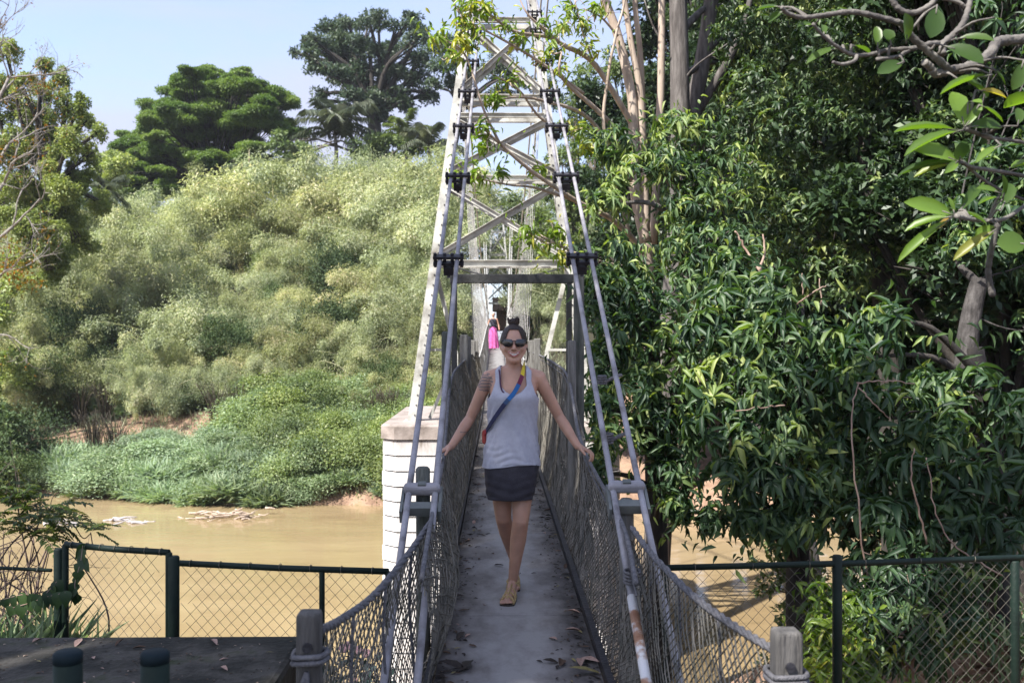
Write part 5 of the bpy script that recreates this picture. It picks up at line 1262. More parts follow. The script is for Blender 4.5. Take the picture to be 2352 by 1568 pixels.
# pale dry bush in the gap
limb_tree('dry_bush', 'pale dry feathery bush in a gap of the mango leaves', P(1610, 980, 14), blobs_px([(1600, 690, 14, 40, 45), (1640, 720, 14, 40, 40), (1580, 750, 14, 40, 40), (1620, 780, 14, 45, 40)], .2), LM_bam, M_twig, .07, 1500, .04, .25, 5, .6, .1, .5, cat='bush', seed=75)
# small leaved tree filling the upper right
mango('small_leaved_tree', 'dense small leaved tree filling the upper right behind the foreground twigs', [P(2060, 1500, 13.5), P(2050, 1000, 13.5), P(2020, 600, 13.5), P(1980, 300, 13.5)], .2,
      B(*[(1700 + 95 * (k % 7) + (k * 37) % 40, -40 + 105 * (k // 7) + (k * 53) % 50, 13 + ((k * 29) % 13) * .12, 85, 75) for k in range(49)]), 62, .115, LM_small, M_barkd, 8, 8, .42, False, None, .45, droop=.25)
# trunk at right
mango('swollen_trunk_tree', 'tree with a pale swollen trunk in the dark at the right', [P(2225, 1500, 11), P(2215, 1100, 11), P(2218, 850, 11), P(2228, 740, 11), P(2250, 640, 11)], .165,
      B((2380, 120, 11.3, 120, 90), (2450, 320, 11.3, 100, 90), (2300, 60, 11.5, 100, 80), (2440, 560, 11.3, 90, 90), (2330, 620, 11.6, 50, 40), (2400, 760, 11.2, 70, 70), (2270, 560, 11, 50, 40), (2220, 560, 11.1, 40, 36), (2310, 500, 11, 60, 50), (2240, 470, 11.2, 60, 50), (2300, 380, 11.2, 70, 60)), 24, .17, LM_mango, M_barkd2, 9, 11, .26, False, .3, .2,
      limbs=[([P(2245, 650, 11), P(2200, 600, 11.1), P(2190, 540, 11.2)], .05, .03)])
# backdrop wood, leaves coloured near black for shaded gaps: one tree, then copies
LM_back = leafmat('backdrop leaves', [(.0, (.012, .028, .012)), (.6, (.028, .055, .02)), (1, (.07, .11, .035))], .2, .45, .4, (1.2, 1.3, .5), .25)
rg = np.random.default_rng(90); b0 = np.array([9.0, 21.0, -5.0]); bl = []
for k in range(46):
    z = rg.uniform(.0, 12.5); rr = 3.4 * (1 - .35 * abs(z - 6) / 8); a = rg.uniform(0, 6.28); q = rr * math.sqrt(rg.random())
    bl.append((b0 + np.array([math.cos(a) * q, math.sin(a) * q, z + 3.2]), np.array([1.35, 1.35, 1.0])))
bt = limb_tree('backdrop_tree', 'dense evergreen tree with leaves darkened for shade in the wood behind the mango trees', b0, bl, LM_back, M_barkd, .20, 330, .3, .5, 5, .7, .15, .5, seed=91, group='dark evergreen trees behind the mango trees')
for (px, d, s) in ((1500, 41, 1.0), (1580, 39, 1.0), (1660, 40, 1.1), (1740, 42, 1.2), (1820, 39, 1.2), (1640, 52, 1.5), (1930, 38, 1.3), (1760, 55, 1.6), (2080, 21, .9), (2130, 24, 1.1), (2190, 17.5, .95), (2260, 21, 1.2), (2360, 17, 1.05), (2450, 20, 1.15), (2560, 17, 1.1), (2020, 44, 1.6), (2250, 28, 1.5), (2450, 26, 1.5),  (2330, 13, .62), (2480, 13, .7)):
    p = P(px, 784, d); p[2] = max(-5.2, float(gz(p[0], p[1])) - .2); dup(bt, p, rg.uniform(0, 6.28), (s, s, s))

# bare twigs in the right foliage
T = empty('dead_twigs', P(1960, 1500, 8.4)); tag(T, 'pale bare climbing stems winding up through the dark leaves at right', 'vine')
m = MB()
for pp, r in (([(2000, 1420, 8.2), (1965, 1100, 8.1), (1955, 960, 8.1), (1970, 880, 8.1)], .012), ([(1970, 880, 8.1), (2040, 875, 8.1), (2100, 880, 8.2)], .011), ([(1975, 890, 8.1), (2010, 930, 8.1), (2040, 960, 8.2)], .010), ([(2130, 1250, 8.1), (2105, 1150, 8), (2090, 1080, 8), (2100, 1030, 8)], .013),
              ([(1800, 930, 8.6), (1740, 935, 8.6), (1690, 945, 8.7)], .011), ([(1560, 1010, 9.5), (1620, 960, 9.3), (1660, 925, 9.2)], .010), ([(1830, 700, 9.2), (1870, 670, 9.1), (1900, 655, 9.1)], .012), ([(1885, 700, 9.1), (1882, 640, 9.1)], .010), ([(1845, 680, 9.1), (1842, 630, 9.1)], .009), ([(2300, 1320, 8), (2200, 1260, 8), (2150, 1180, 8), (2130, 1050, 8)], .012), ([(1760, 640, 9.6), (1730, 600, 9.8), (1705, 560, 9.9), (1690, 530, 9.9)], .022), ([(1745, 620, 9.7), (1755, 580, 9.8), (1752, 540, 9.9)], .02)):
    s2 = spline([P(*q) for q in pp], 6); s2 = s2 + RNG.normal(0, .006, s2.shape); m.tube(s2, np.linspace(r, r * .6, len(s2)) * .7, 6)
m.build('stem', M_twig, T, True)

# ------------------------------------------------------------------ frangipani branches close to the camera
LM_fr = leafmat('frangipani leaves', [(.0, (.03, .065, .02)), (.45, (.075, .135, .028)), (.85, (.15, .25, .045)), (.95, (.30, .22, .05)), (1, (.40, .22, .10))], .5, .38, .45, (1.5, 1.6, .4), 0)
M_frb = mat('grey frangipani bark', [(.3, (.045, .04, .038)), (.5, (.11, .10, .092)), (.72, (.20, .185, .165))], .8, 9, 7, .5, 40)
FB = P(2750, 1620, 3.6); FB[2] = -.02
T = empty('frangipani_tree', FB); tag(T, 'frangipani with knobbly grey branches and large paddle leaves hanging in close at the top right', 'tree')
Z7 = lambda u, v: (1787 + u * .42, v * .42)
m = MB(); rg = np.random.default_rng(21)
def fbr(pts, w0, w1, d0, d1):
    n = len(pts); pp = [P(*Z7(u, v), d0 + (d1 - d0) * i / (n - 1)) for i, (u, v) in enumerate(pts)]
    s2 = spline(pp, 8); dm = (d0 + d1) / 2; r = np.linspace(w0, w1, len(s2)) * .43 * .42 * dm / F
    r = r * (1 + .10 * np.sin(np.arange(len(s2)) * 1.7) + rg.normal(0, .03, len(s2))); m.tube(s2, r, 12); return s2
m.tube(spline([FB, FB + np.array([-.05, .05, 1.2]), P(2560, 500, 3.5), P(2430, 130, 3.45), P(*Z7(1400, 210), 3.4)], 8), np.linspace(.085, .034, 33), 12)
m.tube(spline([P(2560, 500, 3.5), P(2450, 430, 3.4), P(*Z7(1400, 1000), 3.3)], 6), np.linspace(.03, .016, 13), 10)
m.tube(spline([FB + np.array([-.05, .05, 1.0]), P(2460, 650, 3.45), P(*Z7(1400, 1110), 3.35)], 6), np.linspace(.03, .016, 13), 10)
m.tube(spline([P(2560, 500, 3.5), P(2430, 380, 3.45), P(*Z7(1400, 800), 3.3)], 6), np.linspace(.025, .013, 13), 10)
fbr([(1420, 205), (1344, 215), (1250, 222), (1195, 235), (1165, 285), (1100, 335), (1010, 375), (935, 385)], 66, 58, 3.42, 3.2)
fbr([(940, 388), (890, 340), (820, 280), (740, 210), (675, 135)], 50, 42, 3.2, 3.1)
fbr([(690, 140), (660, 125), (540, 92), (400, 66), (250, 85), (130, 97), (50, 72), (20, 40)], 42, 24, 3.1, 2.95)
fbr([(900, 300), (905, 240), (960, 190), (1010, 130), (1040, 50), (1055, -20)], 46, 34, 3.22, 3.3)
fbr([(900, 238), (830, 240), (740, 265), (600, 275), (500, 300), (410, 300), (330, 260), (250, 200), (190, 130)], 36, 18, 3.25, 3.0)
fbr([(920, 392), (862, 405), (830, 365), (800, 340)], 56, 44, 3.2, 3.15)
fbr([(620, -30), (635, 20), (680, 62), (750, 70), (830, 30), (870, -20)], 40, 34, 3.3, 3.3)
fbr([(900, -10), (980, 10), (1025, 40)], 28, 24, 3.3, 3.3)
fbr([(300, 340), (350, 352), (415, 335), (432, 305)], 18, 24, 3.0, 3.05); fbr([(540, 325), (650, 312), (690, 290), (740, 265)], 24, 24, 3.1, 3.2)
fbr([(1400, 800), (1320, 775), (1150, 752), (1090, 730), (1025, 705)], 22, 26, 3.3, 3.1)
fbr([(1400, 1000), (1344, 962), (1130, 925), (1060, 915), (1000, 885)], 24, 26, 3.3, 3.1)
fbr([(1400, 1110), (1344, 1092), (1200, 1030), (1120, 980), (1040, 915)], 20, 18, 3.35, 3.15)
fbr([(1400, 1095), (1344, 1130), (1240, 1195), (1150, 1205), (1060, 1200), (975, 1182)], 24, 28, 3.35, 3.0)
fbr([(1210, 1195), (1190, 1270), (1160, 1400), (1150, 1500), (1175, 1620)], 34, 40, 3.2, 3.25)
FBP = np.array([v for v in m.v]); fm = m; fo = Fol(); FL_ = leaf_tmpl(.20, .10, ((0, .03), (.12, .06), (.3, .33), (.55, .48), (.78, .46), (.93, .24), (1, .03)))
def fleaf(u0, v0, u1, v1, w_, tone, face=.6, d0=3.1, d1=None):
    a = P(*Z7(u0, v0), d0); e = P(*Z7(u1, v1), d1 or d0 + rg.uniform(-.08, .06)); y = e - a; l = np.linalg.norm(y)
    nr = UP * (1 - face) - FW * face + rg.normal(0, .08, 3)
    j = int(np.argmin(np.linalg.norm(FBP - a, axis=1))); g_ = FBP[j]
    if .012 < np.linalg.norm(g_ - a) < .30: fm.tube(spline([g_, (g_ + a) / 2 + UP * .012, a], 3), [.0045] * 4 + [.003] * 3, 5)
    fm.tube([a - y * .02, a + y * .3 + nrmz(nr) * .002 - nrmz(nr) * l * .018, ], [.003, .002], 4)
    fo.add(FL_, a[None], y[None], nr[None], [l], [w_ * .42 * d0 / F], [tone])
for q in ((1020, 700, 975, 490, 118, .82, .95), (1015, 705, 1122, 556, 48, .75, .8), (1005, 715, 655, 655, 70, .5, .35), (1008, 712, 698, 786, 66, .55, .35), (1030, 700, 1245, 660, 95, .2, .5), (1018, 705, 1112, 558, 40, .3, .6), (1040, 560, 1110, 545, 45, .8, .9), (1100, 575, 1250, 640, 40, .6, .4),
          (1000, 890, 772, 788, 92, .8, .7), (1000, 890, 668, 897, 44, .15, .3), (990, 893, 742, 930, 50, .88, .35), (990, 885, 1012, 790, 110, .05, .8), (985, 880, 935, 925, 46, .75, .8), (1000, 890, 840, 760, 40, .5, .5), (1000, 880, 1040, 750, 60, .1, .6),
          (970, 1180, 732, 1088, 92, .84, .75), (968, 1182, 692, 1222, 56, .8, .45), (958, 1185, 648, 1397, 58, .82, .55), (980, 1170, 1118, 985, 60, .25, .75), (965, 1175, 943, 1078, 28, .7, .8), (990, 1150, 1152, 1196, 40, .45, .3), (960, 1180, 870, 1240, 40, .97, .5),
          (1210, 1235, 1068, 1302, 85, .78, .8), (1200, 1250, 962, 1392, 60, .9, .5), (1220, 1150, 1290, 985, 75, .3, .7), (1370, 1335, 1222, 1318, 135, .5, .85), (1230, 1090, 1250, 965, 40, .35, .6), (1220, 1060, 1105, 1010, 50, .6, .5), (1210, 1080, 1100, 1085, 30, .55, .3),
          (870, 30, 850, 185, 115, .15, .9), (965, 215, 1180, 190, 66, .4, .5), (900, 250, 1130, 310, 105, .2, .7), (700, 240, 720, 80, 90, .3, .7), (1170, 410, 895, 446, 40, .6, .25), (980, 430, 1180, 485, 75, .5, .5), (1080, 495, 1265, 505, 52, .93, .5), (545, 275, 545, 135, 52, .5, .8), (250, 200, 255, 120, 38, .45, .8),
          (345, 260, 160, 310, 60, .45, .4), (400, 250, 510, 265, 40, .4, .3), (690, 340, 560, 380, 80, .2, .6), (1220, 795, 1088, 858, 48, .72, .5), (620, 250, 600, 150, 70, .25, .6), (20, 40, -120, 30, 60, .2, .4), (40, 60, -60, 110, 55, .25, .5), (200, 140, 120, 120, 36, .4, .5), (1165, 100, 1230, 90, 40, .2, .6), (1344, 330, 1300, 480, 80, .3, .7), (1180, 380, 1260, 450, 40, .5, .5), (1310, 690, 1330, 580, 60, .3, .7)):
    fleaf(*q)
for _ in range(26):   # more leaves on the part of the crown above the frame and to the right
    c = P(rg.uniform(2380, 2700), rg.uniform(-300, 500), rg.uniform(3.1, 3.6)); y = unit(1, rg)[0] + UP * .2
    fo.add(FL_, c[None], y[None], (UP + unit(1, rg)[0] * .5)[None], [.2], [.07], [rg.uniform(.1, .7)])
fm.build('trunk', M_frb, T, True); o = fo.build('crown', LM_fr, T); o.data.polygons.foreach_set('use_smooth', [True] * len(o.data.polygons))

# ------------------------------------------------------------------ overhead shade tree (unseen, behind and above the photographer; crown shaped to shade chosen points)
tg = [(0, y, .3) for y in (3, 4.6, 6.2, 7.8, 9.4, 11, 12.6, 14.2)] + [(-.5, y, 1.2) for y in (4, 6, 8, 10)] + [(0, 8, 1.6), (0, 9.5, 2.2), (.4, 6, 1.6)] + \
     [(x, y, 0) for x in (-5.2, -3.6, -2.2) for y in (2.2, 4.2)] + [(x, 6.5, -.4) for x in (-1.8,)] + [(1.2, 6, .3), (1.6, 8, .6)] + \
     [(6.0, 8.8, .6), (4.6, 8.2, -.8), (7.2, 9, 2.0), (4.8, 8.6, 1.2), (6.2, 9, 3.2), (3.4, 8.8, .2), (7.6, 9, 4.2)]
bl = []; rg = np.random.default_rng(33)
for p in tg:
    p = np.array(p, float); z = rg.uniform(15.5, 18.5)
    for _ in range(12):
        c = p + SUN * (z - p[2]) / SUN[2]; v = c - CAM; d = v @ FW; r_ = 1.25
        if d < .5 or (v[2] - r_) / d > .40 or (abs(v @ RT) - r_) / d > .56: break
        z += .6
    bl.append((c, np.array([1.15, 1.15, .8])))
limb_tree('shade_tree', 'unseen leafy tree overhead, crown shaped to throw shade on the near footbridge and right bank', (-15, -8.0, -.4), bl, LM_mango, M_barkg, .24, 165, .5, .38, 5, .9, .1, .62, seed=34, shell=.1, bend=.12)
# ------------------------------------------------------------------ fences and near things
M_fence = mat('shade-dark green fence paint', [(.3, (.004, .010, .008)), (.6, (.007, .018, .013)), (.8, (.015, .03, .024))], .6, 6, 5, .2, 40, spec=.25)  # dark green paint deepened to take in the shade on it
M_chain = mat('fence wire', [(.3, (.07, .065, .05)), (.7, (.16, .15, .12))], .6, 8)
def fence(name, label, A, C, zt, zb, cell, posts, rail_r=.020, frame=False, cat='fence'):
    A = np.array(A, float); C = np.array(C, float); T = empty(name, (*((A + C) / 2)[:2], zb)); tag(T, label, cat)
    d = C - A; n = nrmz(np.cross(d, UP)); 
    z = lambda p, h: np.array([p[0], p[1], h])
    m = MB(); m.tube([z(A, zt), z((A + C) / 2, zt - .006), z(C, zt)], rail_r, 10); m.build('top_rail', M_fence, T, True)
    if frame:
        m = MB(); m.tube([z(A, zb + .06), z(C, zb + .06)], rail_r * .9, 8); m.build('bottom_rail', M_fence, T, True)
    for f, r, h in posts:
        p = A + d * f; m = MB(); m.tube([z(p, zb - .5), z(p, zt + h - .01), z(p, zt + h)], [r, r, r * .8], 12); m.build('post', M_fence, T, True)
    lo = Curve([z(A, zb), z((A + C) / 2, zb), z(C, zb)]); hi = Curve([z(A, zt - .015), z((A + C) / 2, zt - .02), z(C, zt - .015)])
    net(lo, hi, cell, .0016, .01, n, 3, 'mesh_panel', M_chain, .001, T)
    m = MB()
    for k in range(7):
        p = A + d * ((k + .5) / 7); th = np.linspace(0, 6.28, 9); m.tube([z(p, zt) + n * .0225 * math.cos(a) + UP * .0225 * math.sin(a) for a in th], .003, 4, False)
    m.build('wire_tie', M_chain, T, True)
    return T
fence('fence_gate', 'dark green chain link gate frame standing slightly higher than the fence beside the river', P(150, 1252, 6.58), P(388, 1268, 6.33), .20, -.98, .058, [(0, .022, .0), (1, .022, 0), (-.065, .032, -.03), (1.045, .036, -.02)], .020, True, 'gate')
fence('chain_link_fence', 'low green chain link fence between the gate and the left side of the footbridge', P(405, 1291, 6.48), P(892, 1311, 6.24), .10, -1.25, .058, [(.695, .018, -.01), (1.0, .02, 0)])
fence('chain_link_fence', 'green chain link fence on the right of the footbridge with a thick dark post', P(1528, 1304, 6.34), P(2420, 1279, 6.68), .10, -1.35, .058, [(0, .02, 0), (.43, .032, .05), (.895, .03, -.02)])
fence('chain_link_fence', 'overgrown chain link panel at the far left beyond the gate', P(-260, 1300, 6.9), P(118, 1300, 6.62), .02, -1.1, .058, [(0, .025, 0)], .012)

M_post = mat('dull grey post timber', [(.3, (.045, .042, .04)), (.5, (.085, .08, .076)), (.72, (.15, .142, .135))], .9, 6, 6, .6, 25, stretch=(4, 4, .5))
def entry_post(px, py, d, wd, label, lean, rg):
    c = P(px, py, d); T = empty('wooden_post', (c[0], c[1], -.02)); tag(T, label, 'post')
    m = MB(); t = np.array([c[0] + lean, c[1], c[2]]); 
    R = []
    for z, k in ((-.3, 1.05), (.3, 1.0), (c[2] - .02, .98), (c[2], .93)):
        q = np.array([c[0] + lean * z / c[2], c[1], z]); h = wd / 2 * k; R.append([q + (-h, -h, 0), q + (h, -h, 0), q + (h, h, .0), q + (-h, h, 0)])
    m.loft(R); o = bevel(m.build('shaft', M_post, T), .010, 3)
    m = MB(); q = np.array([c[0] + lean, c[1] - wd / 2, c[2] - .10]); m.tube([q - (0, .008, 0), q + (0, .02, 0)], .015, 8); m.build('bolt', M_black, T)
    m = MB()
    for k in range(2):
        zz = c[2] - .13 - k * .018; h = wd / 2 + .007
        m.tube(spline([q + (-h, -.004, zz - q[2]), q + (0, -.014, zz - q[2] + .004), q + (h, -.004, zz - q[2] + .006), q + (h, wd + .01, zz - q[2]), q + (-h, wd + .01, zz - q[2]), q + (-h, -.004, zz - q[2])], 3), .0085, 6)
    for k in range(5):
        e = q + (rg.uniform(-.10, .06) * np.sign(px - 1200) * -1, rg.uniform(-.05, .05), -.75)
        m.tube(spline([q + (0, -.01, -.07), (q + e) / 2 + rg.normal(0, .035, 3), e], 5), .0075, 6)
    m.build('rope_wrap', M_rope, T, True)
rgp = np.random.default_rng(12)
entry_post(711, 1402, 3.0, .072, 'weathered wooden end post wrapped in rope at the left of the deck', 0.0, rgp)
entry_post(1806, 1444, 2.95, .082, 'weathered wooden end post with a bolt at the right of the deck', .0, rgp)
M_cap2 = mat('sky-tinted blue green cap', [(.3, (.004, .009, .012)), (.7, (.009, .022, .03))], .75, 8, spec=.2)  # blue green cap with the sky light on its top put into the tint
for px, lab in ((156, 'black round bollard with blue green top nearest the left edge'), (356, 'black round bollard with blue green top nearer the footbridge')):
    d = 2.62; c = P(px, 1494, d); T = empty('bollard', (c[0], c[1], 0)); tag(T, lab, 'bollard', 'bollards on the landing')
    m = MB(); m.tube([(c[0], c[1], -.02), (c[0], c[1], c[2] - .012)], .037, 20); m.tube([(c[0], c[1], 0), (c[0], c[1], .03)], .055, 20); m.build('shaft', M_fence, T, True)
    m = MB(); m.tube([(c[0], c[1], c[2] - .03), (c[0], c[1], c[2] - .006), (c[0], c[1], c[2])], [.0375, .0375, .031], 20); m.build('cap', M_cap2, T, True)

# fallen leaves
M_dry = [mat('brown dry leaf', [(.3, (.045, .025, .014)), (.7, (.11, .065, .04))], .8, 12), mat('dark wet leaf', [(.3, (.014, .010, .008)), (.7, (.04, .028, .02))], .7, 12), mat('pale pinkish dry leaf', [(.3, (.25, .15, .11)), (.7, (.42, .29, .24))], .8, 12), mat('yellow green dry leaf', [(.3, (.16, .13, .04)), (.7, (.28, .24, .10))], .8, 12)]
LVM = []
for k in range(8):
    r = np.random.default_rng(100 + k); tm = leaf_tmpl(r.uniform(-.18, .1), r.uniform(.04, .2), ((0, .03), (.2, .3), (.5, .5), (.8, .3), (1, .02)))
    V, Q = tm; V = V * np.array([r.uniform(.3, .45), 1, 1]); V[:, 1] -= .5; V[:, 2] -= V[:, 2].min() - .02
    me = mesh_np('fallen_leaf', V, Q, M_dry[(0, 1, 1, 0, 2, 1, 3, 2)[k]], smooth=True); LVM.append(me)
rg = np.random.default_rng(44)
KN = ('brown', 'dark', 'dark', 'brown', 'pale pinkish', 'dark', 'yellowish', 'pale pinkish')
def fleafobj(x, y, z, s, k, where, grp):
    o = link('fallen_leaf', LVM[k]); o.location = (x, y, z); o.scale = (s, s, s); o.rotation_euler = (rg.normal(0, .12), rg.normal(0, .12), rg.uniform(0, 6.28))
    tag(o, '%s fallen leaf lying %s' % (KN[k], where), 'leaf', grp)
for i in range(275):
    y = 3.9 + 9.5 * rg.random() ** 1.5; side = rg.choice((-1, 1))
    x = side * (.375 - abs(rg.normal(0, .10))) if rg.random() < .86 else rg.uniform(-.3, .3)
    x = float(np.clip(x, -.37, .37)); k = rg.integers(8)
    if k in (4, 7) and rg.random() < .55: k = 1
    fleafobj(x, y, .003, rg.uniform(.02, .06) if rg.random() < .88 else rg.uniform(.06, .09), k, 'on the footbridge deck', 'fallen leaves on the deck')
for (u, v, s, k) in ((2010, 1450, .14, 4), (2040, 1510, .17, 6), (1960, 1240, .09, 4), (1960, 1120, .08, 4), (1880, 1450, .12, 0), (1200, 1480, .15, 1), (1290, 1465, .14, 1), (1830, 1290, .07, 7), (2060, 1430, .12, 7), (1200, 1030, .12, 1), (1240, 1280, .10, 1)):
    px, py = (650 + u / 2.613) / 1.063, (1067 + v / 2.613) / 1.063; d = 1.54 * F / (py - 784); p = P(px, py, d)
    fleafobj(float(np.clip(p[0], -.38, .38)), p[1], .004, s, k, 'on the footbridge deck', 'fallen leaves on the deck')
for i in range(46):
    x = rg.uniform(-3.2, -1.15); y = rg.uniform(3.6, 5.1) ; k = (0, 4, 7, 6, 1)[rg.integers(5)]
    fleafobj(x, y, .004, rg.uniform(.02, .05), k, 'on the dark mossy landing by the bollards', 'fallen leaves on the landing')
for (px, py, s, k) in ((85, 1474, .08, 4), (180, 1478, .10, 7), (490, 1478, .10, 4), (275, 1478, .08, 0), (515, 1538, .07, 4), (215, 1512, .05, 7), (320, 1490, .07, 0)):
    p = P(px, py, 1.54 * F / (py - 784)); fleafobj(p[0], min(p[1], 5.15), .004, s, k, 'on the dark mossy landing by the bollards', 'fallen leaves on the landing')

fo = Fol(); n = 900; x = rg.uniform(-3.6, -1.12, n); y = rg.uniform(3.3, 5.2, n)
fo.add(LEAF1, np.stack([x, y, np.full(n, .004)], -1), unit(n, rg) * np.array([1, 1, .1]), UP + unit(n, rg) * .3, rg.uniform(.006, .03, n), rg.uniform(.005, .014, n))
tag(fo.build('landing_debris', leafmat('landing debris', [(0, (.02, .014, .010)), (.7, (.10, .07, .05)), (1, (.36, .28, .22))], .05, .8, .2, (1, 1, 1), 0)), kind='stuff', label='small leaf bits strewn over the mossy landing', cat='leaf litter')
fo = Fol(); n = 1500; sd_ = rg.choice((-1, 1), n); x = sd_ * (.378 - np.abs(rg.normal(0, .075, n))); y = rg.uniform(3.6, 18, n)
k = np.abs(x) < .38; x, y = x[k], y[k]; n = len(x)
fo.add(LEAF1, np.stack([x, y, np.full(n, .004)], -1), unit(n, rg) * np.array([1, 1, .1]), UP + unit(n, rg) * .3, rg.uniform(.008, .032, n), rg.uniform(.006, .014, n))
tag(fo.build('deck_debris', leafmat('deck debris', [(0, (.012, .010, .008)), (.6, (.05, .036, .026)), (1, (.22, .17, .13))], .05, .8, .2, (1, 1, 1), 0)), kind='stuff', label='crumbled leaf bits along both edges of the deck', cat='leaf litter')
# grass and litter on the near bank
fo = Fol(); n = 2600; x = np.concatenate([rg.uniform(-5, -1.2, 1700), rg.uniform(-4.2, -3.0, 900)]); y = np.concatenate([rg.uniform(5.35, 7.2, 1700), rg.uniform(6, 7.2, 900)])
fo.add(BLADE, np.stack([x, y, gz(x, y) - .02], -1), unit(n, rg) * .45 + UP, unit(n, rg), np.concatenate([rg.uniform(.06, .30, 1700), rg.uniform(.2, .6, 900)]), .012)
n = 5200; x = rg.uniform(2.0, 7.5, n); y = rg.uniform(6.2, 11, n)
fo.add(BLADE, np.stack([x, y, gz(x, y) - .02], -1), unit(n, rg) * .6 + UP * .8, unit(n, rg), rg.uniform(.06, .32, n), .014)
tag(fo.build('bank_grass', LM_weed), kind='stuff', label='grass tufts growing on the near bank under the fences', cat='grass')
fo = Fol(); n = 7000; x = rg.uniform(1.6, 8.5, n); y = rg.uniform(6, 12, n)
fo.add(leaf_tmpl(.1, .3), np.stack([x, y, gz(x, y) + .01], -1), unit(n, rg) * np.array([1, 1, .15]), UP + unit(n, rg) * .35, rg.uniform(.05, .14, n), .05)
tag(fo.build('leaf_litter', leafmat('leaf litter', [(0, (.05, .028, .018)), (.6, (.17, .10, .065)), (1, (.34, .23, .17))], .1, .7, .2, (1, 1, 1), 0)), kind='stuff', label='brown leaf litter on the ground under the right hand trees', cat='leaf litter')

# flowering shrub seen through the left net
b0 = P(810, 1660, 5.0); bl = blobs_px([(770, 1545, 5.0, 40, 30), (820, 1535, 5.0, 40, 30), (865, 1550, 4.9, 40, 30), (800, 1590, 4.8, 55, 40), (850, 1600, 4.8, 50, 40), (740, 1590, 4.9, 36, 30)], .1)
FT = limb_tree('flowering_shrub', 'dark bluish leafed shrub with pink blooms behind the left entry net', b0, bl, leafmat('dusky leaves', [(0, (.02, .05, .045)), (1, (.07, .12, .10))], .2, .45, .4, (1.1, 1.2, .7), 0), M_twig, .05, 2600, .02, .45, 5, .7, .1, .4, cat='shrub', seed=80)
for px, py in ((788, 1488), (826, 1492), (800, 1482), (842, 1500), (812, 1562)):
    m = MB(); c = P(px, py, 4.9)
    for k in range(6):
        a = k * 1.047; m.ball(c + np.array((math.cos(a) * .012, math.sin(a) * .006, math.sin(a) * .012)), (.011, .006, .011), 8, 6)
    m.build('flower', plain('pink petals', (.62, .36, .34), .7), FT, True)

# wild bush with feathery leaves at the left
b0 = P(20, 1650, 7.6); T = empty('feathery_bush', b0); tag(T, 'tangled twiggy bush with feathery compound leaves at the lower left beside the gate', 'bush')
m = MB(); fo = Fol(); rg = np.random.default_rng(17)
def spray(p, d, L_, n=9, tone=.4):
    d = nrmz(d); sd = nrmz(np.cross(d, UP)); 
    for s in (-1, 1):
        k = np.arange(n) / n; q = p + d * (k[:, None] * L_) - UP * (.25 * L_ * k[:, None] ** 2)
        fo.add(LEAFD, q, sd * s + d * .5 + rg.normal(0, .1, (n, 3)), UP + rg.normal(0, .25, (n, 3)), L_ * .36 * (1 - .4 * k), L_ * .11, np.clip(tone + rg.normal(0, .12, n), 0, 1))
    m.tube([p, p + d * L_ * .6 - UP * .08 * L_, p + d * L_ - UP * .25 * L_], [.003, .0025, .0015], 4)
for k in range(46):
    e = P(rg.uniform(-60, 150), rg.uniform(1140, 1400), rg.uniform(7.0, 8.0)); st = b0 + rg.normal(0, .25, 3) * (1, 1, 0)
    s2 = spline([st, st + (e - st) * .45 + rg.normal(0, .16, 3), st + (e - st) * .8 + rg.normal(0, .14, 3), e], 6); m.tube(s2, np.linspace(.010, .003, len(s2)), 5)
    for j in range(3):
        q = s2[rg.integers(8, len(s2))]; q2 = q + rg.normal(0, .18, 3); m.tube(spline([q, (q + q2) / 2 + rg.normal(0, .04, 3), q2], 4), [.003] * 5 + [.0015] * 4, 4)
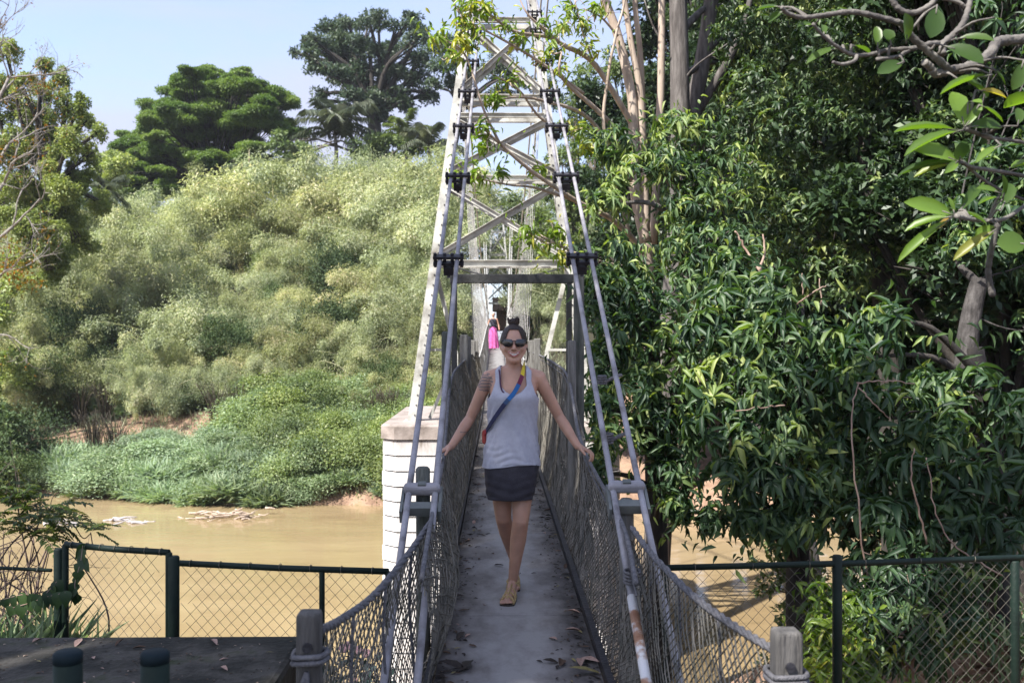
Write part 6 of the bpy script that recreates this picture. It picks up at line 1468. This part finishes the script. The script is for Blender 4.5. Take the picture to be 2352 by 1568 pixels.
for (px, py, c_, sp_) in ((90, 1170, 20, 45), (140, 1185, 15, 24), (60, 1140, 14, 40), (20, 1130, 14, 40), (120, 1215, 12, 30), (212, 1212, 9, 9), (50, 1220, 10, 40), (10, 1180, 12, 40)):
    for k in range(c_):
        p = P(px + rg.normal(0, sp_ * .6), py + rg.normal(0, sp_ * .5), 7.4 + rg.normal(0, .2)); spray(p, rg.normal(0, 1, 3) * (1, .6, .3) + UP * .25, rg.uniform(.12, .22), 9, rg.uniform(.2, .7))
s2 = spline([P(120, 1240, 7.4), P(160, 1200, 7.4), P(190, 1235, 7.4), P(208, 1225, 7.4)], 5); m.tube(s2, .004, 5)
s2 = spline([P(208, 1222, 7.4), P(214, 1260, 7.4)], 3); m.tube(s2, .004, 5)
m.build('stem', mat('dark twigs', [(.3, (.05, .035, .03)), (.7, (.14, .10, .09))], .9, 6), T, True)
fo.build('foliage', leafmat('feathery leaves', [(0, (.02, .045, .012)), (.6, (.07, .105, .02)), (1, (.20, .20, .03))], .35, .45, .4, (1.2, 1.3, .4), 0), T)
# heart leaved vine on the gate
T = empty('climbing_vine', P(165, 1300, 6.5)); tag(T, 'dark heart leaved vine hanging on the left post of the gate', 'vine'); m = MB(); fo = Fol()
HEART = leaf_tmpl(.2, .06, ((-.12, .12), (0, .42), (.22, .52), (.55, .36), (.82, .14), (1, .02)))
vp = [[(190, 1252, 6.5), (185, 1290, 6.48), (172, 1340, 6.46), (178, 1370, 6.46)], [(150, 1360, 6.4), (100, 1370, 6.42), (50, 1365, 6.45), (-20, 1385, 6.5)], [(130, 1335, 6.42), (90, 1375, 6.42), (30, 1395, 6.45)]]
for pp in vp:
    s2 = spline([P(*q) for q in pp], 7); m.tube(s2, .003, 5)
    for q in s2[::2]:
        fo.add(HEART, q[None], (np.array([rg.normal(0, .4), -.2, -1.0]))[None], (-FW + rg.normal(0, .35, 3))[None], [rg.uniform(.06, .11)], [rg.uniform(.06, .09)])
m.build('stem', M_twig, T, True); fo.build('foliage', leafmat('vine leaves', [(0, (.015, .035, .015)), (1, (.05, .09, .03))], .3, .4, .45, (1.2, 1.4, .4), 0), T)
